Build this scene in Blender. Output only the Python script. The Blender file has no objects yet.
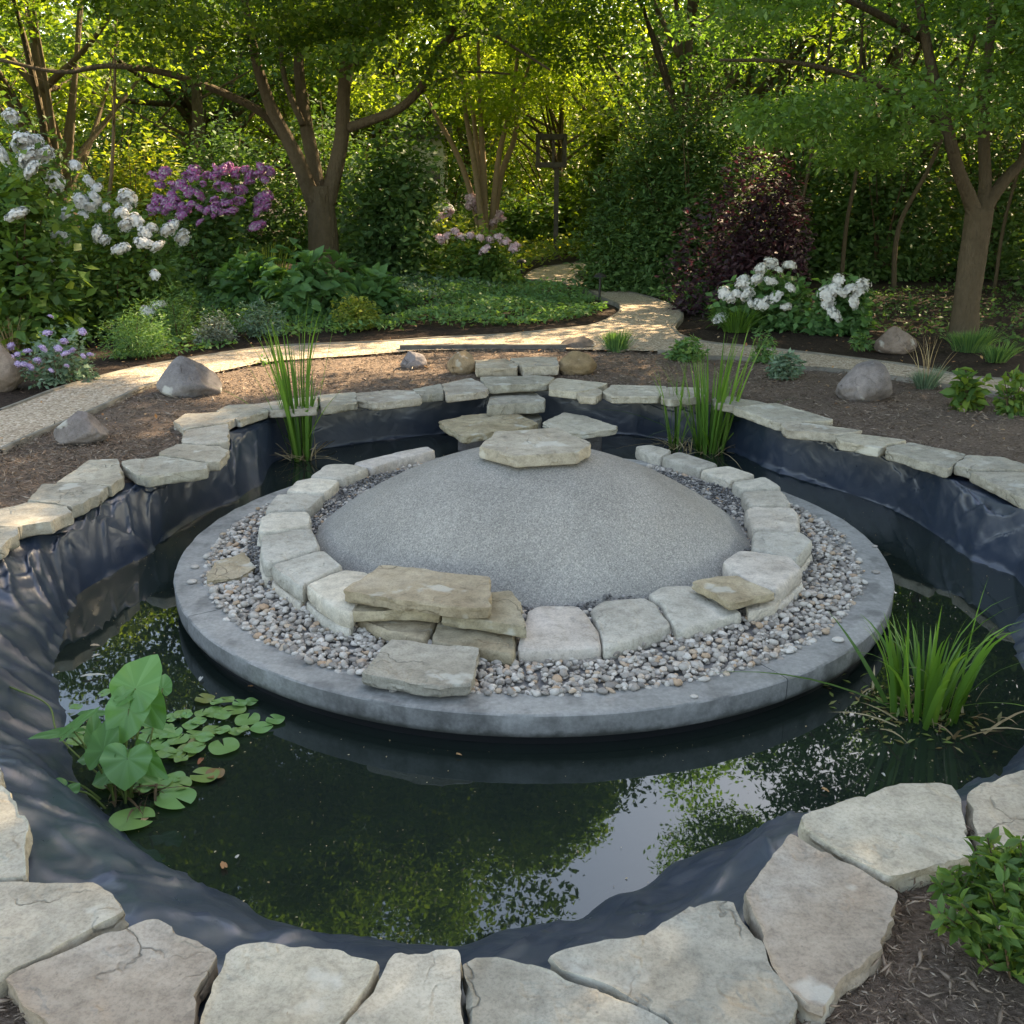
import bpy, math, random
import numpy as np
from mathutils import Vector, Matrix, geometry
R = math.radians
C = bpy.context.scene.collection
SC = bpy.context.scene

# ------------------------------------------------------------------ camera, world, sun, exposure
F, PITCH, CZ = 1000.0, R(18.4), 1.62
cam = bpy.data.cameras.new('camera'); cam.lens = 36 * F / 1024; cam.sensor_width = 36
cam.clip_start = 0.05; cam.clip_end = 600
co = bpy.data.objects.new('camera', cam); C.objects.link(co)
co.location = (0, 0, CZ); co.rotation_euler = (R(90) - PITCH, 0, 0); SC.camera = co
SUN_AZ, SUN_EL = R(46), R(40)
w = bpy.data.worlds.new('World'); SC.world = w; w.use_nodes = True
nt = w.node_tree; nt.nodes.clear()
sk = nt.nodes.new('ShaderNodeTexSky'); sk.sky_type = 'NISHITA'; sk.sun_disc = False
sk.sun_elevation = SUN_EL; sk.sun_rotation = SUN_AZ; sk.altitude = 50
bg = nt.nodes.new('ShaderNodeBackground'); bg.inputs[1].default_value = 0.15
wo = nt.nodes.new('ShaderNodeOutputWorld')
nt.links.new(sk.outputs[0], bg.inputs[0]); nt.links.new(bg.outputs[0], wo.inputs[0])
sd = bpy.data.lights.new('sun', 'SUN'); sd.energy = 4.6; sd.angle = R(0.5); sd.color = (1, .90, .76)
so = bpy.data.objects.new('sun', sd); C.objects.link(so)
sv = Vector((math.sin(SUN_AZ) * math.cos(SUN_EL), math.cos(SUN_AZ) * math.cos(SUN_EL), math.sin(SUN_EL)))
so.rotation_euler = sv.to_track_quat('Z', 'Y').to_euler(); so.location = (8, 12, 12)
SC.view_settings.view_transform = 'Standard'; SC.view_settings.look = 'None'
SC.view_settings.gamma = 1; SC.view_settings.exposure = 2.15
SC.view_settings.use_white_balance = True; SC.view_settings.white_balance_temperature = 9300; SC.view_settings.white_balance_tint = 12
SC.render.engine = 'CYCLES'
cy = SC.cycles
cy.max_bounces = 7; cy.diffuse_bounces = 3; cy.glossy_bounces = 3; cy.transmission_bounces = 5
cy.transparent_max_bounces = 6; cy.caustics_reflective = False; cy.caustics_refractive = False
cy.sample_clamp_indirect = 6; cy.use_denoising = True
try:
    cy.denoiser = 'OPENIMAGEDENOISE'
except Exception:
    pass

rng = np.random.default_rng(7)
random.seed(5)

# ------------------------------------------------------------------ helpers
cP, sP = math.cos(PITCH), math.sin(PITCH)
def ray(px, py):
    u, v = (px - 512) / F, (512 - py) / F
    return np.array([u, cP + v * sP, -sP + v * cP])
def G(px, py, z=0.0):
    d = ray(px, py); t = (z - CZ) / d[2]
    return np.array([d[0] * t, d[1] * t, z])
def AT(px, py, y):
    d = ray(px, py); t = y / d[1]
    return np.array([d[0] * t, y, CZ + d[2] * t])

def _h(i, j, k, s):
    n = (i.astype(np.int64) * 374761393 + j.astype(np.int64) * 668265263 + k.astype(np.int64) * 2147483647 + s * 974634777)
    n = (n ^ (n >> 13)) * 1274126177
    n = n ^ (n >> 16)
    return (n & 0xffffff) / float(0xffffff)
def vnoise(p, s=0):
    p = np.asarray(p, float); i = np.floor(p).astype(int); f = p - i; f = f * f * (3 - 2 * f)
    o = 0
    for a in (0, 1):
        for b in (0, 1):
            for c in (0, 1):
                wgt = (f[:, 0] if a else 1 - f[:, 0]) * (f[:, 1] if b else 1 - f[:, 1]) * (f[:, 2] if c else 1 - f[:, 2])
                o = o + wgt * _h(i[:, 0] + a, i[:, 1] + b, i[:, 2] + c, s)
    return o
def fbm(p, oct=4, s=0):
    p = np.asarray(p, float); a, o, t = 1., 0, 0
    for k in range(oct):
        o = o + a * vnoise(p * 2.03 ** k + 17.3 * k, s + k); t += a; a *= .5
    return o / t * 2 - 1

def meta(o, label=None, cat=None, group=None, kind=None):
    if label: o['label'] = label
    if cat: o['category'] = cat
    if group: o['group'] = group
    if kind: o['kind'] = kind
    return o
def empty(name, loc, label, cat, group=None, rz=0):
    o = bpy.data.objects.new(name, None); C.objects.link(o); o.location = tuple(map(float, loc)); o.rotation_euler = (0, 0, rz)
    o.empty_display_size = .1
    return meta(o, label, cat, group)
def mesh_np(name, V, Fa, mat, parent=None, attr=None, smooth=False, sharp=None, loc=None):
    """V (n,3), Fa (m,k) array of equal sized faces, or a list of mixed faces"""
    me = bpy.data.meshes.new(name)
    V = np.asarray(V, float)
    if isinstance(Fa, np.ndarray):
        m, k = Fa.shape
        me.vertices.add(len(V)); me.vertices.foreach_set('co', V.ravel())
        me.loops.add(m * k); me.loops.foreach_set('vertex_index', Fa.ravel().astype(np.int32))
        me.polygons.add(m); me.polygons.foreach_set('loop_start', np.arange(0, m * k, k, dtype=np.int32))
        try: me.polygons.foreach_set('loop_total', np.full(m, k, dtype=np.int32))
        except Exception: pass
        me.update(calc_edges=True)
    else:
        me.from_pydata([tuple(v) for v in V], [], [tuple(f) for f in Fa]); me.update()
    if attr is not None:
        at = me.attributes.new('tone', 'FLOAT', 'FACE'); at.data.foreach_set('value', np.asarray(attr, np.float32))
    if smooth:
        me.polygons.foreach_set('use_smooth', np.ones(len(me.polygons), bool))
        if sharp: me.set_sharp_from_angle(angle=R(sharp))
    me.materials.append(mat)
    o = bpy.data.objects.new(name, me); C.objects.link(o)
    if parent: o.parent = parent
    if loc is not None: o.location = tuple(map(float, loc))
    return o
class MB:
    def __init__(s): s.v = []; s.f = []; s.t = []; s.n = 0
    def add(s, v, f, tone=.5):
        s.v.append(np.asarray(v, float)); s.f += [tuple(int(i) + s.n for i in q) for q in f]; s.t += [tone] * len(f); s.n += len(v)
    def box(s, c, d, rz=0, tone=.5):
        x, y, z = (q / 2 for q in d)
        v = np.array([(a * x, b * y, e * z) for a in (-1, 1) for b in (-1, 1) for e in (-1, 1)])
        cr, sr = math.cos(rz), math.sin(rz)
        v = np.stack([v[:, 0] * cr - v[:, 1] * sr, v[:, 0] * sr + v[:, 1] * cr, v[:, 2]], 1) + np.array(c)
        s.add(v, [(0, 1, 3, 2), (4, 6, 7, 5), (0, 4, 5, 1), (2, 3, 7, 6), (0, 2, 6, 4), (1, 5, 7, 3)], tone)
    def tube(s, pts, rad, n=6, tone=.5, cap=True, bumpy=0, seed=0):
        P = np.asarray(pts, float); m = len(P); rad = np.broadcast_to(rad, m)
        T = np.gradient(P, axis=0); T /= np.linalg.norm(T, axis=1)[:, None] + 1e-9
        up = np.array([0, 0, 1.]) if abs(T[0][2]) < .9 else np.array([1., 0, 0])
        vs = []; U = np.cross(T[0], up); U /= np.linalg.norm(U)
        a = np.linspace(0, 2 * math.pi, n, endpoint=False)
        for i in range(m):
            U = U - T[i] * (U @ T[i]); U /= np.linalg.norm(U) + 1e-9; W = np.cross(T[i], U)
            rr = rad[i] * np.ones(n)
            if bumpy: rr = rr * (1 + bumpy * fbm(np.stack([np.cos(a) * 1.3 + seed, np.sin(a) * 1.3, np.full(n, P[i][2] * .8 + i * .13)], 1), 3, seed))
            vs.append(P[i] + np.cos(a)[:, None] * U * rr[:, None] + np.sin(a)[:, None] * W * rr[:, None])
        f = [(i * n + j, i * n + (j + 1) % n, (i + 1) * n + (j + 1) % n, (i + 1) * n + j) for i in range(m - 1) for j in range(n)]
        if cap: f += [tuple(range(n))[::-1], tuple((m - 1) * n + j for j in range(n))]
        s.add(np.concatenate(vs), f, tone)
    def obj(s, name, mat, parent=None, smooth=False, sharp=None, loc=None):
        return mesh_np(name, np.concatenate(s.v), s.f, mat, parent, s.t, smooth, sharp, loc)
def spline(pts, n=8):
    P = np.asarray(pts, float); Q = np.vstack([2 * P[0] - P[1], P, 2 * P[-1] - P[-2]]); o = []
    for i in range(1, len(Q) - 2):
        for t in np.linspace(0, 1, n, endpoint=False):
            a, b, c, d = Q[i - 1], Q[i], Q[i + 1], Q[i + 2]
            o.append(.5 * ((2 * b) + (c - a) * t + (2 * a - 5 * b + 4 * c - d) * t * t + (-a + 3 * b - 3 * c + d) * t ** 3))
    o.append(P[-1]); return np.array(o)

# ------------------------------------------------------------------ materials
def newmat(name):
    m = bpy.data.materials.new(name); m.use_nodes = True; t = m.node_tree
    b = t.nodes['Principled BSDF']; return m, t, b
def nd(t, typ, **k):
    n = t.nodes.new(typ)
    for a, v in k.items():
        if a.startswith('i_'): n.inputs[a[2:].replace('_', ' ')].default_value = v
        else: setattr(n, a, v)
    return n
def coords(t, rand=True):
    tc = nd(t, 'ShaderNodeTexCoord')
    if not rand: return tc.outputs['Object']
    oi = nd(t, 'ShaderNodeObjectInfo'); mul = nd(t, 'ShaderNodeMath', operation='MULTIPLY'); mul.inputs[1].default_value = 37
    t.links.new(oi.outputs['Random'], mul.inputs[0])
    va = nd(t, 'ShaderNodeVectorMath', operation='ADD'); t.links.new(tc.outputs['Object'], va.inputs[0]); t.links.new(mul.outputs[0], va.inputs[1])
    return va.outputs[0]
def noise(t, vec, scale, detail=4, rough=.55):
    n = nd(t, 'ShaderNodeTexNoise', i_Scale=scale, i_Detail=detail, i_Roughness=rough); t.links.new(vec, n.inputs['Vector']); return n.outputs['Fac']
def voro(t, vec, scale, feature='F1', out='Distance'):
    n = nd(t, 'ShaderNodeTexVoronoi', feature=feature, i_Scale=scale); t.links.new(vec, n.inputs['Vector']); return n.outputs[out]
def ramp(t, fac, stops):
    n = nd(t, 'ShaderNodeValToRGB'); e = n.color_ramp.elements
    while len(e) < len(stops): e.new(.5)
    for k, (p, c) in enumerate(stops):
        e[k].position = p; e[k].color = (*c, 1) if len(c) == 3 else c
    t.links.new(fac, n.inputs[0]); return n.outputs[0]
def mix(t, fac, a, b, mode='MIX'):
    n = nd(t, 'ShaderNodeMix', data_type='RGBA', blend_type=mode)
    for q, s in ((fac, n.inputs[0]), (a, n.inputs[6]), (b, n.inputs[7])):
        if isinstance(q, (int, float)): s.default_value = q
        elif isinstance(q, tuple): s.default_value = (*q, 1) if len(q) == 3 else q
        else: t.links.new(q, s)
    return n.outputs[2]
def bump(t, b, chain):
    prev = None
    for h, st, d in chain:
        n = nd(t, 'ShaderNodeBump', i_Strength=st, i_Distance=d); t.links.new(h, n.inputs['Height'])
        if prev: t.links.new(prev, n.inputs['Normal'])
        prev = n.outputs[0]
    t.links.new(prev, b.inputs['Normal'])
def G3(v): return (v, v, v)

def stone_mat(name, c0, c1, c2, rough=.85, crack=.5, lichen=.5):
    m, t, b = newmat(name); v = coords(t)
    n1 = noise(t, v, 3.2, 5, .6); n2 = noise(t, v, 22, 6, .7); n3 = noise(t, v, 140, 3, .7)
    c = ramp(t, n1, [(.3, c0), (.5, c1), (.72, c2)])
    oi = nd(t, 'ShaderNodeObjectInfo')
    tint = ramp(t, oi.outputs['Random'], [(0, (1.04, .96, .87)), (.3, (.80, .81, .80)), (.65, (1.12, 1.08, 1.0)), (1, (.92, .88, .89))])
    c = mix(t, 1., c, tint, 'MULTIPLY')
    c = mix(t, .75, c, ramp(t, n2, [(.3, G3(.6)), (.5, G3(1.)), (.7, G3(1.25))]), 'MULTIPLY')
    c = mix(t, .5, c, ramp(t, n3, [(.35, G3(.6)), (.55, G3(1.05))]), 'MULTIPLY')
    l = noise(t, v, 7, 3, .5)
    c = mix(t, ramp(t, l, [(.62, G3(0)), (.68, G3(lichen))]), c, (.58, .58, .52))
    t.links.new(c, b.inputs['Base Color']); b.inputs['Roughness'].default_value = rough
    b.inputs['Specular IOR Level'].default_value = .25
    dv = nd(t, 'ShaderNodeTexNoise', i_Scale=5., i_Detail=4.); t.links.new(v, dv.inputs['Vector'])
    va = nd(t, 'ShaderNodeVectorMath', operation='MULTIPLY_ADD'); va.inputs[1].default_value = (.35, .35, .35); t.links.new(dv.outputs['Color'], va.inputs[0]); t.links.new(v, va.inputs[2])
    ck = voro(t, va.outputs[0], 3.2, 'DISTANCE_TO_EDGE'); ckr = ramp(t, ck, [(0, G3(0)), (.012, G3(1))])
    msk = ramp(t, noise(t, v, 4.3, 2, .5), [(.52, G3(1)), (.60, G3(0))])
    ckm = mix(t, msk, ckr, (1., 1., 1.)); ckm = mix(t, 1 - crack, ckm, (1., 1., 1.))
    c = mix(t, 1., c, ramp(t, ckm, [(0, G3(.3)), (1, G3(1))]), 'MULTIPLY')
    pit = voro(t, v, 38); ptr = ramp(t, pit, [(.05, G3(0)), (.13, G3(1))]); pm = ramp(t, noise(t, v, 11, 2, .5), [(.55, G3(1)), (.62, G3(0))]); pt = mix(t, pm, ptr, (1., 1., 1.))
    c = mix(t, .6, c, ramp(t, pt, [(0, G3(.45)), (1, G3(1))]), 'MULTIPLY')
    t.links.new(c, b.inputs['Base Color'])
    lay = ramp(t, noise(t, v, 2.6, 5, .55), [(.40, G3(0)), (.42, G3(.5)), (.56, G3(.5)), (.575, G3(1))])
    n4 = noise(t, v, 55, 5, .75)
    bump(t, b, [(lay, .9, .009), (ckm, .9, .008), (n2, .45, .007), (n4, .55, .0035), (n3, .35, .002), (pt, .3, .003)])
    return m
M = {}
M['flag'] = stone_mat('sandstone', (.30, .275, .225), (.40, .375, .315), (.47, .45, .39))
M['flagwarm'] = stone_mat('sandstone_brown', (.27, .225, .185), (.33, .285, .24), (.38, .36, .33))
M['block'] = stone_mat('pale_stone', (.44, .405, .345), (.57, .535, .465), (.66, .625, .555), crack=.2, lichen=.2)
M['tan'] = stone_mat('tan_stone', (.27, .22, .145), (.40, .345, .245), (.47, .42, .325))
M['boulder'] = stone_mat('grey_boulder', (.12, .11, .115), (.19, .18, .185), (.26, .245, .25), crack=.9)
M['boulderbrown'] = stone_mat('brown_boulder', (.13, .10, .085), (.20, .16, .135), (.27, .22, .19))
M['bouldertan'] = stone_mat('tan_boulder', (.17, .12, .07), (.29, .215, .13), (.36, .29, .20))

m, t, b = newmat('concrete'); v = coords(t, False)
n1 = noise(t, v, 2.5, 6, .65); n2 = noise(t, v, 60, 4, .7); n3 = noise(t, v, 9, 4, .6)
c = ramp(t, n1, [(.3, (.20, .205, .195)), (.6, (.33, .33, .31)), (.8, (.43, .43, .40))])
c = mix(t, .5, c, ramp(t, n2, [(.35, G3(.62)), (.65, G3(1.2))]), 'MULTIPLY')
c = mix(t, .8, c, ramp(t, n3, [(.35, G3(.55)), (.5, G3(1.))]), 'MULTIPLY')
sx = nd(t, 'ShaderNodeSeparateXYZ'); t.links.new(v, sx.inputs[0]); ad = nd(t, 'ShaderNodeMath', operation='MULTIPLY_ADD'); t.links.new(n3, ad.inputs[0]); ad.inputs[1].default_value = .07; t.links.new(sx.outputs[2], ad.inputs[2])
c = mix(t, ramp(t, ad.outputs[0], [(.578, G3(.7)), (.600, G3(0))]), c, (.045, .05, .035))
t.links.new(c, b.inputs['Base Color']); b.inputs['Roughness'].default_value = .8
bump(t, b, [(n3, .3, .006), (n2, .5, .003)]); M['concrete'] = m

m, t, b = newmat('gap_shade_black'); b.inputs['Base Color'].default_value = (.008, .009, .009, 1); b.inputs['Roughness'].default_value = .5; M['black'] = m  # plinth colour: shade of the gap under the kerb painted near black

m, t, b = newmat('rubber_liner'); v = coords(t, False)
n1 = noise(t, v, 1.8, 5, .6); n2 = noise(t, v, 14, 5, .65); n3 = noise(t, v, 90, 3, .6)
c = ramp(t, n1, [(.3, (.013, .024, .042)), (.7, (.026, .043, .072))])
c = mix(t, ramp(t, n2, [(.5, G3(0)), (.78, G3(.35))]), c, (.08, .085, .10))
t.links.new(c, b.inputs['Base Color'])
t.links.new(ramp(t, n2, [(.3, G3(.27)), (.7, G3(.46))]), b.inputs['Roughness']); b.inputs['Specular IOR Level'].default_value = .9
wv = nd(t, 'ShaderNodeTexNoise', i_Scale=5., i_Detail=5., i_Distortion=1.5); t.links.new(v, wv.inputs['Vector'])
bump(t, b, [(wv.outputs['Fac'], .25, .02), (n3, .08, .002)]); M['liner'] = m

m, t, b = newmat('pond_water'); v = coords(t, False)
n1 = noise(t, v, 2.2, 3, .5); n2 = noise(t, v, 12, 2, .5)
b.inputs['Base Color'].default_value = (.020, .031, .026, 1); b.inputs['Roughness'].default_value = .012; b.inputs['IOR'].default_value = 1.75
b.inputs['Specular Tint'].default_value = (.72, .88, 1, 1); b.inputs['Transmission Weight'].default_value = .4; b.inputs['Specular IOR Level'].default_value = .5
bump(t, b, [(n1, .14, .005), (n2, .035, .0015)]); M['water'] = m

m, t, b = newmat('grey_sand'); v = coords(t, False)
n1 = noise(t, v, 2, 4, .6); sp = voro(t, v, 230, 'F1', 'Color'); n2 = noise(t, v, 150, 3, .8)
bw = nd(t, 'ShaderNodeRGBToBW'); t.links.new(sp, bw.inputs[0])
c = ramp(t, bw.outputs[0], [(.1, (.195, .19, .175)), (.35, (.26, .255, .235)), (.62, (.31, .302, .278)), (.95, (.44, .42, .375))])
c = mix(t, .5, c, ramp(t, n1, [(.3, G3(.6)), (.7, G3(1.25))]), 'MULTIPLY')
t.links.new(c, b.inputs['Base Color']); b.inputs['Roughness'].default_value = .95; b.inputs['Specular IOR Level'].default_value = .1
bump(t, b, [(noise(t, v, 7, 4, .6), .5, .02), (n2, .7, .005)]); M['sand'] = m

def tone_mat(name, stops, rough=.8, bumps=None, spec=.3, scale=60):
    m, t, b = newmat(name); at = nd(t, 'ShaderNodeAttribute', attribute_name='tone'); v = coords(t, False)
    c = ramp(t, at.outputs['Fac'], stops); n = noise(t, v, scale, 3, .7)
    c = mix(t, .5, c, ramp(t, n, [(.3, G3(.7)), (.7, G3(1.2))]), 'MULTIPLY')
    t.links.new(c, b.inputs['Base Color']); b.inputs['Roughness'].default_value = rough; b.inputs['Specular IOR Level'].default_value = spec
    return m
M['pebble'] = tone_mat('pebble', [(0, (.20, .18, .16)), (.3, (.36, .325, .285)), (.6, (.46, .425, .375)), (.86, (.60, .56, .50)), (.93, (.42, .28, .18)), (1, (.5, .40, .30))], .7)
M['grit'] = tone_mat('grit', [(0, (.07, .068, .066)), (.6, (.17, .165, .16)), (1, (.32, .31, .30))], .8)
M['chip'] = tone_mat('mulch_chip', [(0, (.08, .058, .045)), (.5, (.20, .152, .118)), (.85, (.30, .235, .185)), (1, (.38, .32, .26))], .9, spec=.1)
M['darkchip'] = tone_mat('bark_chip', [(0, (.025, .018, .015)), (.6, (.06, .042, .034)), (1, (.13, .09, .07))], .9, spec=.1)
M['bark'] = tone_mat('bark', [(0, (.085, .065, .043)), (1, (.19, .15, .10))], .9, spec=.1, scale=14)
mm = M['bark']; t = mm.node_tree; b = t.nodes['Principled BSDF']; v = coords(t, False)
mp = nd(t, 'ShaderNodeMapping'); mp.inputs['Scale'].default_value = (1, 1, .22); t.links.new(v, mp.inputs[0]); bump(t, b, [(noise(t, mp.outputs[0], 22, 5, .7), 1., .06)])
M['paletwig'] = tone_mat('pale_bark', [(0, (.16, .11, .07)), (1, (.30, .22, .14))], .85, spec=.1, scale=20)
M['stem'] = tone_mat('green_stem', [(0, (.05, .09, .02)), (1, (.12, .17, .04))], .6)
M['brownstem'] = tone_mat('brown_stem', [(0, (.06, .04, .025)), (1, (.13, .09, .05))], .8)

m, t, b = newmat('mulch_soil'); v = coords(t, False)
mp = nd(t, 'ShaderNodeMapping'); mp.inputs['Rotation'].default_value = (0, 0, .6); mp.inputs['Scale'].default_value = (1, 1.8, 1); t.links.new(v, mp.inputs[0])
n1 = noise(t, v, 1.3, 5, .6); n2 = noise(t, mp.outputs[0], 45, 5, .75); n3 = noise(t, v, 9, 4, .6)
c = ramp(t, n2, [(.3, (.09, .066, .051)), (.5, (.22, .166, .130)), (.72, (.38, .295, .235))])
c = mix(t, .6, c, ramp(t, n1, [(.3, G3(.75)), (.7, G3(1.2))]), 'MULTIPLY')
t.links.new(c, b.inputs['Base Color']); b.inputs['Roughness'].default_value = .95; b.inputs['Specular IOR Level'].default_value = .1
bump(t, b, [(n3, .7, .04), (n2, 1., .03)]); M['mulch'] = m
m, t, b = newmat('dark_soil'); v = coords(t, False)
n2 = noise(t, v, 30, 5, .75); n3 = noise(t, v, 6, 4, .6)
c = ramp(t, n2, [(.3, (.022, .016, .013)), (.55, (.05, .036, .028)), (.75, (.10, .072, .055))])
t.links.new(c, b.inputs['Base Color']); b.inputs['Roughness'].default_value = .95; b.inputs['Specular IOR Level'].default_value = .1
bump(t, b, [(n3, .6, .04), (n2, 1., .02)]); M['soil'] = m
m, t, b = newmat('path_gravel'); v = coords(t, False)
n1 = noise(t, v, 1.1, 4, .6); sp = voro(t, v, 75, 'F1', 'Color'); bw = nd(t, 'ShaderNodeRGBToBW'); t.links.new(sp, bw.inputs[0]); d = voro(t, v, 75)
c = ramp(t, bw.outputs[0], [(.1, (.22, .165, .115)), (.4, (.40, .32, .235)), (.7, (.49, .405, .31)), (.95, (.64, .56, .46))])
c = mix(t, .5, c, ramp(t, n1, [(.3, G3(.8)), (.7, G3(1.15))]), 'MULTIPLY')
t.links.new(c, b.inputs['Base Color']); b.inputs['Roughness'].default_value = .9; b.inputs['Specular IOR Level'].default_value = .15
bump(t, b, [(d, .8, -.01)]); M['path'] = m
m, t, b = newmat('edging'); v = coords(t, False); n1 = noise(t, v, 8, 4, .6)
t.links.new(ramp(t, n1, [(.3, (.11, .10, .08)), (.7, (.24, .215, .17))]), b.inputs['Base Color']); b.inputs['Roughness'].default_value = .8; M['edging'] = m
m, t, b = newmat('dark_timber'); v = coords(t, False); n1 = noise(t, v, 12, 4, .6)
t.links.new(ramp(t, n1, [(.3, (.045, .04, .035)), (.7, (.11, .10, .085))]), b.inputs['Base Color']); b.inputs['Roughness'].default_value = .8; M['timber'] = m
m, t, b = newmat('black_metal'); b.inputs['Base Color'].default_value = (.03, .03, .032, 1); b.inputs['Roughness'].default_value = .45; b.inputs['Metallic'].default_value = .5; M['metal'] = m
m, t, b = newmat('white_paint'); b.inputs['Base Color'].default_value = (.7, .7, .68, 1); b.inputs['Roughness'].default_value = .6; M['white'] = m
m, t, b = newmat('window_glass'); b.inputs['Base Color'].default_value = (.05, .06, .07, 1); b.inputs['Roughness'].default_value = .1; M['pane'] = m

LK = 1.45
def leaf_mat(name, lo, mid, hi, trans=.4, tcol=None, rough=.55, spec=.35):
    m, t, b = newmat(name); at = nd(t, 'ShaderNodeAttribute', attribute_name='tone')
    if mid[1] < .21 and name not in ('leaf_blade', 'leaf_purple', 'leaf_pad'): lo, mid, hi = [tuple(min(.5, q * LK) for q in cc) for cc in (lo, mid, hi)]
    c = ramp(t, at.outputs['Fac'], [(0, lo), (.5, mid), (1, hi)])
    t.links.new(c, b.inputs['Base Color']); b.inputs['Roughness'].default_value = rough; b.inputs['Specular IOR Level'].default_value = spec
    if trans:
        tr = nd(t, 'ShaderNodeBsdfTranslucent'); tm = mix(t, 1., c, tcol or (1.9, 1.75, .7), 'MULTIPLY'); t.links.new(tm, tr.inputs[0])
        ms = nd(t, 'ShaderNodeMixShader'); ms.inputs[0].default_value = trans
        t.links.new(b.outputs[0], ms.inputs[1]); t.links.new(tr.outputs[0], ms.inputs[2])
        t.links.new(ms.outputs[0], t.nodes['Material Output'].inputs[0])
    return m
M['leafmain'] = leaf_mat('leaf_broad', (.025, .055, .014), (.05, .10, .02), (.11, .16, .03), .52)
M['leafmaple'] = leaf_mat('leaf_maple', (.045, .095, .03), (.075, .15, .045), (.12, .21, .06), .50, (1.7, 1.7, .6))
M['leafbacklit'] = leaf_mat('leaf_backlit_lime', (.07, .12, .02), (.12, .18, .03), (.21, .25, .05), .6, (1.7, 1.6, .75))  # yellow glow of backlit leaves is put into this colour
M['leafdark'] = leaf_mat('leaf_evergreen', (.024, .06, .02), (.045, .10, .034), (.085, .16, .05), .35)
M['leafwood'] = leaf_mat('leaf_wood', (.03, .06, .012), (.06, .105, .02), (.12, .17, .03), .58)
M['leafpurple'] = leaf_mat('leaf_purple', (.022, .014, .020), (.04, .022, .032), (.085, .035, .045), .3, (1.8, .9, 1.))
M['leafshrub'] = leaf_mat('leaf_shrub', (.03, .07, .02), (.055, .12, .03), (.13, .19, .035), .35)
M['leaflit'] = leaf_mat('leaf_sunlit_yellow_green', (.05, .095, .02), (.10, .155, .03), (.25, .25, .06), .4)  # sunlit look put into a paler, yellower leaf colour
M['leafcover'] = leaf_mat('leaf_cover', (.035, .09, .035), (.065, .15, .055), (.13, .22, .07), .35)
M['leafblue'] = leaf_mat('leaf_blue_green', (.05, .10, .06), (.09, .15, .10), (.17, .24, .17), .25, (1.3, 1.4, .8))
M['leafsilver'] = leaf_mat('leaf_silver', (.14, .17, .13), (.22, .26, .20), (.35, .38, .30), .2, (1.2, 1.2, .9))
M['leafhosta'] = leaf_mat('leaf_hosta', (.03, .08, .03), (.05, .13, .045), (.09, .19, .07), .3)
M['blade'] = leaf_mat('leaf_blade', (.05, .12, .025), (.08, .20, .035), (.15, .29, .05), .35, (1.5, 1.5, .5), .4, .45)
M['straw'] = leaf_mat('leaf_straw', (.25, .18, .09), (.38, .29, .16), (.5, .42, .26), .2, (1.2, 1.1, .8))
M['pad'] = leaf_mat('leaf_pad', (.22, .13, .05), (.16, .25, .06), (.13, .30, .09), .2, (1.3, 1.4, .5), .35, .5)
M['arum'] = leaf_mat('leaf_arum', (.05, .16, .03), (.09, .24, .06), (.15, .33, .13), .35, (1.3, 1.5, .4), .4, .4)
M['deadleaf'] = leaf_mat('leaf_dead', (.20, .07, .03), (.40, .20, .09), (.6, .45, .30), .2, (1.1, 1, .8))
M['petalwhite'] = leaf_mat('petal_white', (.62, .63, .62), (.76, .77, .76), (.85, .85, .84), .3, (1, 1, 1), .6, .2)
M['petalpink'] = leaf_mat('petal_magenta', (.52, .06, .24), (.80, .16, .40), (.90, .40, .60), .35, (1.1, .9, 1.1), .6, .2)
M['petallilac'] = leaf_mat('petal_lilac', (.42, .30, .58), (.58, .46, .70), (.75, .66, .82), .3, (1, .95, 1.05), .6, .2)
M['petalblush'] = leaf_mat('petal_blush', (.62, .40, .46), (.74, .56, .62), (.82, .72, .76), .3, (1, .95, 1), .6, .2)

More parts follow.
